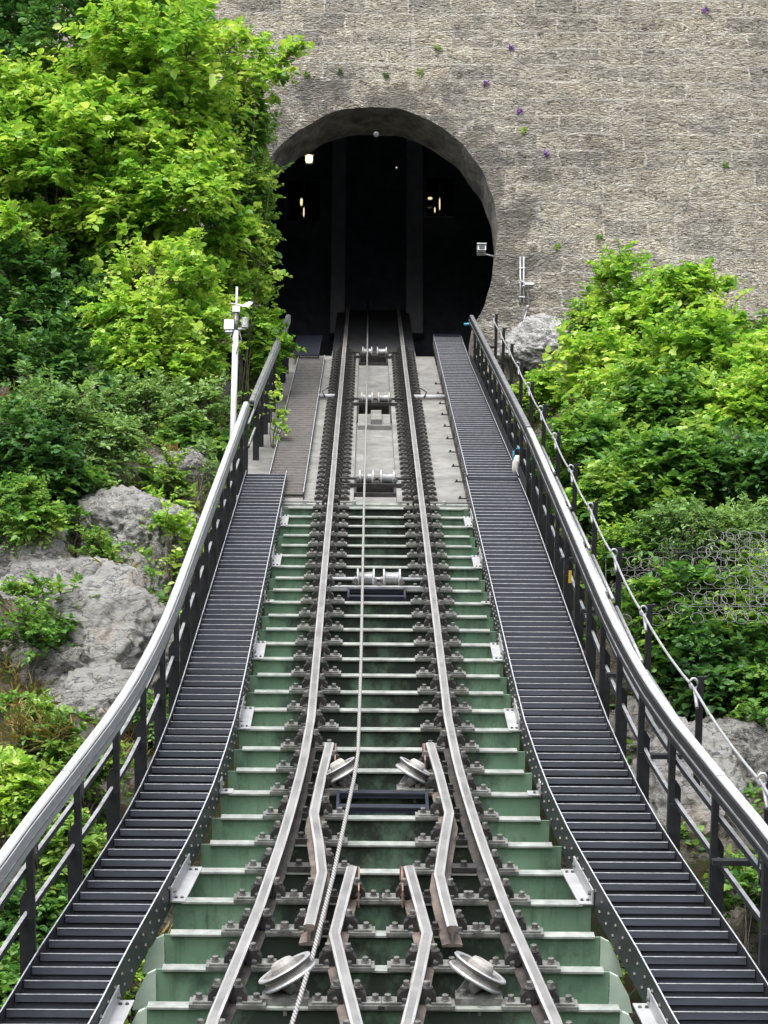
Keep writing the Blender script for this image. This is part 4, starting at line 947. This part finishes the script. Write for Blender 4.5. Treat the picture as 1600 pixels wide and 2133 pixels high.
def plant(name, label, cat, group, px, py, t, rpx, rpy, mat, leaf=.13, n=4000, seed=1, depth=.8, stems=5, clumps=26, upright=.5, thin=.80, droop=.25):
    r_ = np.random.default_rng(seed*77+5)
    if t < 41 and name != 'tree' and px != 572:            # low plants root where their foot meets the slope
        th = inv(hit(px, py+rpy*.75, 14, 46))[1]-.35
        z0 = at(px, py, t).dot(fw); t = min(max(th, t-9), 44.5); leaf *= (at(px, py, t).dot(fw)/z0)**.7
    c = at(px, py, t); z = c.dot(fw)
    rx, rz = rpx*z/F_PX, rpy*z/F_PX; ry = max(.3, min(rx, rz)*depth)
    g = ground_below(Vector((c.x, c.y, c.z-rz*.35)))
    e = empty(name, tuple(g), 'world'); tag(e, label, cat, group)
    cc = np.array(c)
    # clump centres through the crown volume, favouring the shell
    d = unit(r_.normal(size=(clumps, 3))); rad = r_.uniform(.25, 1., size=(clumps, 1))**.55*.86
    irr = 1+.28*np.array([noise.noise(Vector((*(x*1.7),))+Vector((seed*4.3, 0, 0))) for x in d])[:, None]*1.6
    CC = cc+d*rad*irr*np.array([rx, ry, rz]); 
    cr = r_.uniform(.20, .42, size=clumps)*min(rx, rz)*(1.25 if clumps < 12 else 1)+.05
    # sprays: each a twig with leaves on both sides
    per = 9; ns = max(4, n//per); w_ = cr**2; idx = r_.choice(clumps, size=ns, p=w_/w_.sum())
    sd_ = unit(r_.normal(size=(ns, 3))+np.array([0, -.25, .35])); 
    base = CC[idx]+sd_*(cr[idx][:, None]*r_.uniform(.1, 1., size=(ns, 1))**.6)*np.array([1, .9, .8])
    far = r_.random(ns) < .07
    base[far] += unit(base[far]-cc)*np.array([1, .6, 1.])*(r_.uniform(.08, .34, size=(far.sum(), 1))*min(rx, rz))+np.array([0, 0, .06*rz])
    out = unit((base-cc)/np.array([rx, ry, rz])+r_.normal(size=(ns, 3))*.55+np.array([0, -.1, upright]))
    tl = leaf*r_.uniform(1.6, 3.6, size=ns)
    k = np.arange(per); fr = (k+.4)/per
    P = base[:, None, :]+out[:, None, :]*(tl[:, None]*fr)[:, :, None]; P[:, :, 2] -= (tl[:, None]*fr**2*droop)
    side = unit(np.cross(out, np.array([0, 0, 1.])+r_.normal(size=(ns, 3))*.25))
    sg = np.where(k % 2 == 0, 1., -1.)
    Dv = out[:, None, :]*.55+side[:, None, :]*sg[None, :, None]*.85+r_.normal(size=(ns, per, 3))*.28; Dv[:, :, 2] -= .12
    Nv = np.array([0, -.28, 1.])+r_.normal(size=(ns, per, 3))*.38
    P = P.reshape(-1, 3); Dv = unit(Dv.reshape(-1, 3)); Nv = unit(Nv.reshape(-1, 3))
    ln = leaf*np.repeat(r_.choice([.62, .8, 1., 1.3], size=ns), per)*r_.uniform(.6, 1.15, size=len(P))*np.tile(.75+.35*np.sin(math.pi*np.minimum(1, fr+.15)), ns)
    leaf_mesh('crown', P, Dv, Nv, ln, ln*thin, mat, e, tuple(g))
    mb = MB(); order = r_.choice(clumps, size=min(clumps, stems*2), replace=False)
    if cat == 'tree':                                       # one short leaning trunk, limbs hidden in the crown
        order = order[:9]; fork = cc+np.array([0, .1, -.45*rz])
        mb.tube([np.array(g)-np.array([0, 0, .1]), (np.array(g)+fork)/2+r_.normal(size=3)*.08, fork], [.05+.022*rz, .045+.018*rz, .03+.014*rz], 8)
    for q, j in enumerate(order):
        a = np.array(g)+np.array([r_.normal()*.06*rx, r_.normal()*.06, -.05]); b = CC[j]
        if cat == 'tree': a = fork+r_.normal(size=3)*.02
        m1 = a*.55+b*.45+np.array([r_.normal()*.08*rx, r_.normal()*.05, .12*rz]); thick = (.012+.008*rz) if q < stems//2 else .008+.004*rz
        pts_ = [a, a*.75+m1*.25+r_.normal(size=3)*.03, m1, m1*.5+b*.5+r_.normal(size=3)*.06, b]
        mb.tube(pts_, [thick, thick*.9, thick*.7, thick*.45, thick*.15], 5)
    # twigs carrying the outer sprays
    sel = np.unique(np.concatenate([r_.choice(ns, size=min(ns, 200), replace=False), np.nonzero(far)[0][:120]]))
    for j in sel:
        mb.tube([CC[idx[j]], base[j], base[j]+out[j]*tl[j]*.9-np.array([0, 0, tl[j]*.8*droop])], [.010, .006, .002], 4, 0, False)
    mb.build('trunk' if cat == 'tree' else 'stems', mt['bark'], e)
    return e
GL, GRR = 'leafy bushes on the left bank', 'leafy bushes on the right bank'
PL = [ # name, label, cat, group, px, py, t, rpx, rpy, mat, leaf, n, kw
 ('tree', 'dark green tree in the top left corner before the stone wall', 'tree', GL, 90, 120, 44.2, 170, 190, 'dark', .16, 6500, {}),
 ('tree', 'bright lime tree reaching towards the arch crown at top', 'tree', GL, 340, 150, 43.2, 210, 190, 'lime', .17, 8500, {}),
 ('tree', 'tall lime green tree at the left edge below the dark tree', 'tree', GL, 120, 400, 41.8, 200, 200, 'lime', .17, 9000, {}),
 ('tree', 'broad lime green tree in front of the tunnel mouth on the left', 'tree', GL, 350, 410, 42.0, 180, 200, 'lime', .16, 8500, {}),
 ('tree', 'mid green tree overlapping the left side of the tunnel arch', 'tree', GL, 480, 440, 43.6, 80, 180, 'mid', .13, 6000, {'droop': .15}),
 ('bush', 'bushy lime sprays hanging over the upper arch at left', 'bush', GL, 520, 150, 44.4, 110, 70, 'lime', .15, 1500, {'clumps': 14}),
 ('bush', 'deep green bush low on the left edge under the lime tree', 'bush', GL, 80, 640, 40.4, 150, 120, 'dark', .15, 5000, {}),
 ('bush', 'green and yellow bush between the low dark bush and the mast', 'bush', GL, 350, 660, 40.6, 150, 140, 'lime', .15, 6000, {}),
 ('bush', 'lime bush directly uphill of the white mast', 'bush', GL, 440, 640, 41.5, 80, 110, 'lime', .14, 3000, {}),
 ('bush', 'fresh green bush growing against the upper left railing', 'bush', GL, 540, 730, 42.0, 48, 110, 'lime', .12, 3200, {}),
 ('bush', 'vine like sprig climbing through the upper left railing', 'bush', GL, 572, 840, 37.2, 20, 70, 'lime', .11, 160, {'clumps': 7, 'stems': 2}),
 ('bush', 'dull green low bush filling the shade at the left edge', 'bush', GL, 60, 960, 36.5, 110, 110, 'dark', .12, 3500, {}),
 ('bush', 'grey green bush spreading below the dark hollow on the left', 'bush', GL, 90, 860, 37.5, 120, 85, 'blue', .13, 3200, {'thin': .5}),
 ('bush', 'grey green bush above the pale rocks, left of the mast', 'bush', GL, 270, 850, 37.5, 120, 55, 'blue', .12, 2500, {'thin': .5}),
 ('bush', 'small grey green shrub at the foot of the mast', 'bush', GL, 410, 860, 36.5, 75, 55, 'blue', .12, 1500, {'thin': .5}),
 ('shrub', 'small green shrub on the ledge above the pale hump', 'shrub', GL, 330, 985, 33., 70, 32, 'mid', .10, 700, {'clumps': 12, 'stems': 3}),
 ('shrub', 'leafy shrub left of the large pale hump', 'shrub', GL, 160, 1040, 32.5, 75, 45, 'mid', .11, 1100, {'clumps': 14, 'stems': 3}),
 ('shrub', 'thin upright shrub between hump and left railing', 'shrub', GL, 415, 985, 32.5, 36, 80, 'blue', .10, 380, {'clumps': 12, 'stems': 4, 'thin': .5}),
 ('sapling', 'yellow green sapling leaning on the pale rock by the railing', 'sapling', GL, 362, 1135, 28.4, 42, 75, 'lime', .13, 420, {'clumps': 12, 'stems': 3}),
 ('sapling', 'bright green sapling below the yellow green one by the railing', 'sapling', GL, 335, 1245, 26.6, 42, 40, 'mid', .13, 260, {'clumps': 8, 'stems': 3}),
 ('shrub', 'small tuft of leaves on the grey bulge under the saplings', 'shrub', GL, 255, 1325, 25.0, 30, 25, 'mid', .09, 170, {'clumps': 6, 'stems': 2}),
 ('shrub', 'weedy green patch on the dark rock with yellow flowers', 'shrub', GL, 110, 1250, 27.0, 85, 45, 'mid', .09, 900, {'clumps': 16, 'stems': 3}),
 ('shrub', 'leafy patch along the low rock shelf at the left', 'shrub', GL, 60, 1330, 25.8, 70, 45, 'mid', .09, 800, {'clumps': 14, 'stems': 3}),
 ('shrub', 'grassy green patch at the left edge below the rocks', 'shrub', GL, 40, 1480, 23.4, 70, 55, 'mid', .08, 1200, {'clumps': 14, 'stems': 3}),
 ('shrub', 'green shrub where the rock meets the left railing', 'shrub', GL, 120, 1560, 22.6, 70, 50, 'mid', .08, 900, {'clumps': 14, 'stems': 3}),
 ('bush', 'bright leafy bush at the left edge below the rock shelf', 'bush', GL, 40, 1660, 21.4, 80, 70, 'lime', .09, 2200, {}),
 ('bush', 'green bush seen through the left railing', 'bush', GL, 130, 1790, 20.4, 90, 80, 'mid', .09, 2500, {}),
 ('bush', 'deep green bush under the lower end of the left railing', 'bush', GL, 70, 1940, 19.2, 110, 90, 'dark', .09, 3000, {}),
 ('bush', 'green leaves at the bottom left corner under the walkway', 'bush', GL, 40, 2080, 18.4, 100, 70, 'mid', .09, 2400, {}),
 ('bush', 'few green leaves in the gap by the left gusset plates', 'bush', GL, 285, 2030, 18.0, 40, 70, 'lime', .09, 500, {'clumps': 8}),
 ('tree', 'mid green tree crown at the top edge between dark tree and arch', 'tree', GL, 300, 40, 45.2, 150, 120, 'mid', .15, 6000, {}),
 ('tree', 'lime tree crown filling the left edge between dark tree and low bushes', 'tree', GL, 40, 290, 42.6, 140, 150, 'lime', .17, 7000, {}),
 ('tree', 'lime tree crown in the middle of the left bank trees', 'tree', GL, 250, 300, 42.6, 170, 130, 'lime', .16, 8000, {}),
 ('tree', 'shaded green tree close to the arch between two lime trees', 'tree', GL, 460, 310, 44.6, 90, 130, 'mid', .14, 6000, {}),
 ('bush', 'green bush in the shade under the broad lime tree', 'bush', GL, 220, 600, 42.0, 190, 120, 'mid', .15, 8000, {}),
 ('bush', 'leafy green bush behind the mast next to the tunnel', 'bush', GL, 470, 590, 42.8, 85, 110, 'lime', .13, 5000, {}),
 ('bush', 'nearly black bush in the dark hollow at left', 'bush', GL, 200, 740, 41.0, 200, 85, 'dark', .14, 6000, {}),
 ('bush', 'lime bush standing over the dark hollow, left of the dry grass', 'bush', GL, 370, 760, 39.6, 100, 70, 'lime', .13, 3200, {}),
 ('bush', 'pale green herbs covering the bank behind the ring net', 'bush', GRR, 1450, 1110, 30.6, 150, 60, 'blue', .09, 4500, {'thin': .5}),
 ('bush', 'light green herbs tangled in the left part of the ring net', 'bush', GRR, 1350, 1140, 29.8, 90, 50, 'lime', .09, 2200, {'thin': .5}),
 ('bush', 'pale herbs at the right edge beside the net post', 'bush', GRR, 1570, 1130, 30.2, 80, 70, 'blue', .09, 2600, {'thin': .5}),
 ('bush', 'yellow green bush squeezed between rope posts and shaded bush', 'bush', GRR, 1390, 1330, 25.6, 70, 55, 'mid', .11, 2000, {}),
 ('bush', 'loose green bush on the bank near the right edge', 'bush', GRR, 1580, 1450, 23.8, 70, 70, 'mid', .10, 2000, {}),
 ('shrub', 'long sprig of lime leaves in front of the dark hollow', 'shrub', GL, 110, 690, 39.0, 90, 30, 'lime', .14, 420, {'clumps': 10, 'stems': 2}),
 ('shrub', 'lime sprig across the shaded bush at the left edge', 'shrub', GL, 60, 590, 39.2, 80, 25, 'lime', .14, 380, {'clumps': 9, 'stems': 2}),
 ('bush', 'lime bush filling the bank just left of the dry grass', 'bush', GL, 300, 760, 40.4, 110, 80, 'lime', .13, 3600, {}),
 ('bush', 'grey green bush at the left edge over the pale hump', 'bush', GL, 200, 930, 35.4, 130, 50, 'blue', .12, 3000, {'thin': .5}),
 ('bush', 'fresh green bush between the pale hump and the mast', 'bush', GL, 400, 930, 34.6, 80, 45, 'mid', .11, 2000, {}),
 ('bush', 'dark leafy bush at the left edge beside the pale hump', 'bush', GL, 40, 1080, 31.4, 80, 60, 'mid', .11, 2000, {}),
 ('shrub', 'leafy weeds in the cleft left of the upright rib', 'shrub', GL, 190, 1150, 30.0, 60, 45, 'mid', .09, 900, {'clumps': 14, 'stems': 3}),
 ('shrub', 'mixed weeds at the foot of the cracked rock by the left railing', 'shrub', GL, 180, 1600, 22.0, 80, 45, 'mid', .08, 1300, {'clumps': 16, 'stems': 3}),
 ('tree', 'shaded leafy tree filling the gap over the low dark bush at left', 'tree', GL, 130, 520, 43.0, 170, 130, 'mid', .15, 6500, {}),
 ('tree', 'lime green tree in front of the shaded trees, above the dark hollow', 'tree', GL, 280, 520, 42.6, 150, 120, 'lime', .15, 6500, {}),
 ('bush', 'dark bush at the left edge reaching down to the rocks', 'bush', GL, 70, 780, 38.5, 130, 90, 'dark', .14, 4500, {}),
 ('bush', 'dark green bush on the slope above the dark rock face', 'bush', GL, 70, 1010, 33., 110, 70, 'dark', .12, 3200, {}),
 ('shrub', 'leafy weeds hanging over the top of the dark rock face', 'shrub', GL, 150, 1100, 31, 50, 30, 'mid', .085, 420, {'clumps': 8, 'stems': 2}),
 ('shrub', 'small grey green weed on the side of the pale hump', 'shrub', GL, 235, 1175, 30, 34, 26, 'blue', .085, 260, {'clumps': 8, 'stems': 2}),
 ('shrub', 'straw coloured grass tuft between the pale rib and the brown rock', 'shrub', GL, 240, 1240, 28, 36, 36, 'dry', .22, 260, {'clumps': 6, 'stems': 2, 'thin': .10, 'upright': 1.4, 'droop': .5}),
 ('shrub', 'leafy weeds on the brown stained rock', 'shrub', GL, 150, 1340, 27, 50, 26, 'mid', .085, 420, {'clumps': 8, 'stems': 2}),
 ('shrub', 'green weed in the crack above the left railing', 'shrub', GL, 300, 1490, 23, 40, 26, 'mid', .085, 300, {'clumps': 8, 'stems': 2}),
 ('shrub', 'brown grass tuft at the left edge under the rock shelf', 'shrub', GL, 75, 1570, 22, 60, 30, 'dry', .22, 360, {'clumps': 7, 'stems': 2, 'thin': .10, 'upright': 1.4, 'droop': .5}),
 ('shrub', 'lime weed along the crest of the pale hump', 'shrub', GL, 330, 1060, 31, 40, 24, 'lime', .085, 300, {'clumps': 8, 'stems': 2}),
 ('tree', 'full green tree in the middle of the right bank', 'tree', GRR, 1400, 880, 36.8, 180, 110, 'mid', .14, 9000, {}),
 ('tree', 'lime tree filling the right edge above the shaded bush', 'tree', GRR, 1560, 880, 36.4, 100, 120, 'lime', .14, 6000, {}),
 ('bush', 'green bush beneath the spiky tree beside the conduits', 'bush', GRR, 1235, 700, 42.6, 50, 80, 'mid', .13, 2500, {}),
 ('bush', 'green bush along the lower slope behind the rope posts', 'bush', GRR, 1330, 1040, 32.4, 110, 70, 'mid', .13, 4000, {}),
 ('bush', 'drooping green bush at the right edge under the net', 'bush', GRR, 1590, 1230, 27.4, 70, 80, 'lime', .12, 2500, {}),
 ('tree', 'bright green tree with a spiky top on the right slope', 'tree', GRR, 1300, 640, 41.0, 80, 110, 'lime', .15, 2200, {'clumps': 20}),
 ('tree', 'large fresh green tree right of the white boulder', 'tree', GRR, 1310, 800, 39.2, 130, 115, 'lime', .15, 7000, {}),
 ('tree', 'light green tree at the right edge above the net', 'tree', GRR, 1490, 800, 38.4, 150, 150, 'lime', .15, 8500, {}),
 ('tree', 'pale leafed tree top standing out before the wall at right', 'tree', GRR, 1430, 620, 40.2, 75, 65, 'lime', .14, 2000, {}),
 ('bush', 'mid green bush top at the far right edge', 'bush', GRR, 1570, 740, 39.2, 70, 70, 'mid', .13, 1800, {}),
 ('bush', 'low lime bush between white boulder and guard rope', 'bush', GRR, 1130, 830, 38.6, 60, 55, 'lime', .11, 1800, {}),
 ('bush', 'mid green bush behind the middle of the guard rope', 'bush', GRR, 1220, 960, 35.0, 95, 95, 'mid', .13, 4000, {}),
 ('bush', 'dense green bush with bare stems above the ring net', 'bush', GRR, 1400, 980, 34.0, 170, 90, 'mid', .14, 6000, {}),
 ('bush', 'deep green bush at the right edge above the ring net', 'bush', GRR, 1550, 990, 33.0, 80, 80, 'dark', .14, 3000, {}),
 ('bush', 'yellow green bush just outside the guard rope', 'bush', GRR, 1230, 1060, 31.4, 60, 55, 'lime', .11, 1500, {}),
 ('bush', 'leafy bush under the slack wire at the ring net', 'bush', GRR, 1310, 1190, 29.0, 60, 45, 'mid', .12, 1300, {}),
 ('shrub', 'sparse thin shrub growing through the ring net', 'shrub', GRR, 1480, 1140, 29.6, 120, 70, 'blue', .09, 1700, {'clumps': 30, 'thin': .4}),
 ('bush', 'wide leafy bush below the ring net at right', 'bush', GRR, 1440, 1265, 27.2, 110, 60, 'mid', .13, 2600, {}),
 ('bush', 'shaded glossy bush at the right edge below the net', 'bush', GRR, 1550, 1310, 25.8, 90, 80, 'mid', .13, 2800, {}),
 ('bush', 'dark drooping bush above the stony bank at right', 'bush', GRR, 1490, 1400, 24.6, 110, 85, 'dark', .13, 3200, {}),
 ('shrub', 'small yellow green shrub near the lowest rope post', 'shrub', GRR, 1430, 1415, 23.4, 45, 30, 'lime', .10, 400, {'clumps': 8, 'stems': 3}),
 ('shrub', 'small leafy weed on the bank right of the rope', 'shrub', GRR, 1560, 1520, 22.6, 50, 45, 'mid', .08, 500, {'clumps': 10, 'stems': 3}),
 ('shrub', 'round leafy weed seen through the lowest right railing', 'shrub', GRR, 1550, 1865, 19.4, 45, 65, 'mid', .09, 700, {'clumps': 10, 'stems': 3}),
 ('shrub', 'yellow green weed in the gap beside the right gusset plates', 'shrub', GRR, 1285, 2030, 17.8, 32, 70, 'lime', .09, 260, {'clumps': 8, 'stems': 3}),
]
for i, (nm, lab, cat, grp_, px, py, t, rpx, rpy, m, leaf, n, kw) in enumerate(PL):
    if n >= 2000: kw = dict({'clumps': 44}, **kw); n *= 1.35
    plant(nm, lab, cat, grp_, px, py, t, rpx, rpy, mt[m], leaf, int(n), i+1, **kw)
# low ground cover on the slopes
def ground_cover(name, label, u0, u1, t0, t1, n, mat, leaf, seed, thin=.6, thr=.02, upw=.6):
    r_ = np.random.default_rng(seed); P = []; rr = random.Random(seed)
    while len(P) < n:
        u, t = rr.uniform(u0, u1), rr.uniform(t0, t1)
        v = noise.noise(Vector((u*.8, t*.8, seed)))+.4*noise.noise(Vector((u*2.5, t*2.5, seed)))
        if v > thr:
            for k in range(3):
                uu, t2 = u+rr.gauss(0, .16), t+rr.gauss(0, .16); q = W(uu, t2, terrain_n(uu, t2)-.01); h = rr.uniform(.0, .14)
                for j in range(6): P.append(q+Vector((rr.gauss(0, .02), rr.gauss(0, .02), h*j/6)))
    P = np.array(P); k = len(P)
    Dv = unit(r_.normal(size=(k, 3))*np.array([.8, .8, .3])+np.array([0, -.15, upw*.6])); Nv = unit(r_.normal(size=(k, 3))*.35+np.array([0, -.3, 1.]))
    ln = leaf*r_.uniform(.5, 1.3, size=k); org = tuple(P[0])
    o = leaf_mesh(name, P, Dv, Nv, ln, ln*thin, mat, None, org); return tag(o, label, None, None, 'stuff')
ground_cover('undergrowth', 'low green undergrowth on the left bank', -9, -2.2, 17, 46, 16000, mt['mid'], .10, 3, thr=.05)
ground_cover('undergrowth', 'low bright undergrowth on the right bank', 2.8, 9, 21, 46, 16000, mt['mid'], .11, 4, thr=-.05)
ground_cover('undergrowth', 'dense green undergrowth farther out on the right slope', 6.5, 15, 14, 46, 26000, mt['mid'], .16, 14, thr=-.25)
ground_cover('undergrowth', 'dense green undergrowth farther out on the left slope', -16, -7.5, 14, 46, 22000, mt['mid'], .16, 15, thr=-.25)
ground_cover('dry_grass', 'tufts of dry brown grass between the rocks', -8, -2.2, 18, 44, 9000, mt['dry'], .20, 8, .07, .22, 1.6)
ground_cover('undergrowth', 'dark ivy like ground cover under the trees on the left', -10, -2.2, 37, 46.3, 12000, mt['dark'], .14, 9, thr=-.3)
# tufts and flowers on the wall
TF = [(912, 100, 'mid', 'small green tuft high on the wall above the arch'), (640, 155, 'mid', 'green tuft on the wall left above the arch crown'), (708, 152, 'dark', 'tiny dark tuft beside the green tuft above the arch'), (805, 158, 'dark', 'tiny dark tuft right of the arch crown'), (1092, 272, 'lime', 'small lime tuft right of the arch shoulder'),
      (1250, 495, 'mid', 'upright green tuft on the wall over the right tree'), (1510, 345, 'mid', 'lone green tuft at right on the wall'), (1495, 605, 'mid', 'green tuft low on the wall at right'),
      (1082, 232, 'purple', 'purple flowers on the wall right of the arch shoulder'), (1138, 322, 'purple', 'purple flowers on the wall farther right of the arch'), (1012, 175, 'purple', 'faint purple flowers above the right arch shoulder'), (1065, 100, 'purple', 'faint purple flowers high on the wall'), (1470, 22, 'purple', 'purple flowers at the top right of the wall'), (875, 152, 'mid', 'small tuft between crown tuft and purple flowers'), (1160, 515, 'lime', 'trailing lime tuft on the wall beside the conduits')]
for i, (x, y, m, lab) in enumerate(TF):
    p = wallpt(x, y, WALL_Y-.02); r_ = np.random.default_rng(i+50); k = 34
    P = np.array(p)+r_.normal(size=(k, 3)).clip(-1.1, 1.1)*np.array([.045, .02, .04]); P[:, 1] = np.minimum(P[:, 1], WALL_Y-.005)
    Dv = unit(r_.normal(size=(k, 3))+np.array([0, -.9, .4])); Nv = unit(r_.normal(size=(k, 3))*.4+np.array([0, -.5, 1]))
    ln = r_.uniform(.03, .075, size=k)
    tag(leaf_mesh('wall_flower' if m == 'purple' else 'wall_tuft', P, Dv, Nv, ln, ln*.6, mt[m], None, tuple(p)), lab, 'flower' if m == 'purple' else 'plant', 'small plants rooted in the stone wall')
# ------------------------------------------------------------------ ring net and wires on the right
mt['netwire'] = simple('dull_wire', (.07, .07, .07), (.17, .17, .168), 8, rough=.5, metal=.2, bs=0)
mb = MB(); rr = random.Random(5)
for i in range(10):
    for j in range(15):
        x, y = 1290+j*22+(i % 2)*11+rr.uniform(-5, 5), 1115+i*19+rr.uniform(-5, 5)
        if y < 1090+.12*(1600-x)+rr.uniform(0, 14) : continue
        c = at(x, y, 27.9-.16*i+.0035*(1600-x)+rr.uniform(-.25, .25)); rad = rr.uniform(.08, .10)
        tilt = rr.uniform(-.5, .5); pts = []
        for k in range(13):
            a = 2*math.pi*k/12; pts.append(c+Vector((rad*math.cos(a), rad*.5*math.sin(a+tilt), rad*math.sin(a))))
        mb.tube(pts, .0055, 4, 0, False)
for i in range(0, 10, 2): mb.tube([at(1262+j*30, 1112+i*19+(30-j*3 if i == 0 else 0), 27.9-.16*i+.0035*(338-j*30)) for j in range(12)], .006, 4, 0, False)
mb.tube([at(1400, 1105+i*21, 27.9-.17*i+.7) for i in range(9)], .006, 4, 0, False)
for j in range(12): mb.tube([at(1262+j*30, 1112+i*19+(30-j*3 if i == 0 else 0), 27.9-.16*i+.0035*(338-j*30)) for i in (0, 2, 4, 6, 8)], .004, 4, 0, False)
o = mb.build('ring_net', mt['netwire'], None, tuple(at(1450, 1200, 28)), 'world'); tag(o, 'steel ring net draped over the right bank', 'net')
for (a, b, lab) in (((1245, 1150, 31), (1420, 1100, 30), 'upper slack wire from the railing to the ring net'), ((1265, 1160, 30.4), (1560, 1070, 29.8), 'lower stay wire leading to the black net post')):
    p, q = at(*a), at(*b); mb = MB(); mb.tube([p+(q-p)*x+Vector((0, 0, -.25*x*(1-x))) for x in [k/8 for k in range(9)]], .012, 5); tag(mb.build('stay_wire', mt['galv'], None, tuple(p), 'world'), lab, 'wire', 'wires holding the ring net')
p, q = at(1562, 1062, 29.6), at(1530, 1150, 29.4); mb = MB(); mb.tube([p, q, ground_below(q)], .05, 8); tag(mb.build('net_post', mt['black'], None, tuple(p), 'world'), 'leaning black post holding up the ring net at right', 'post')
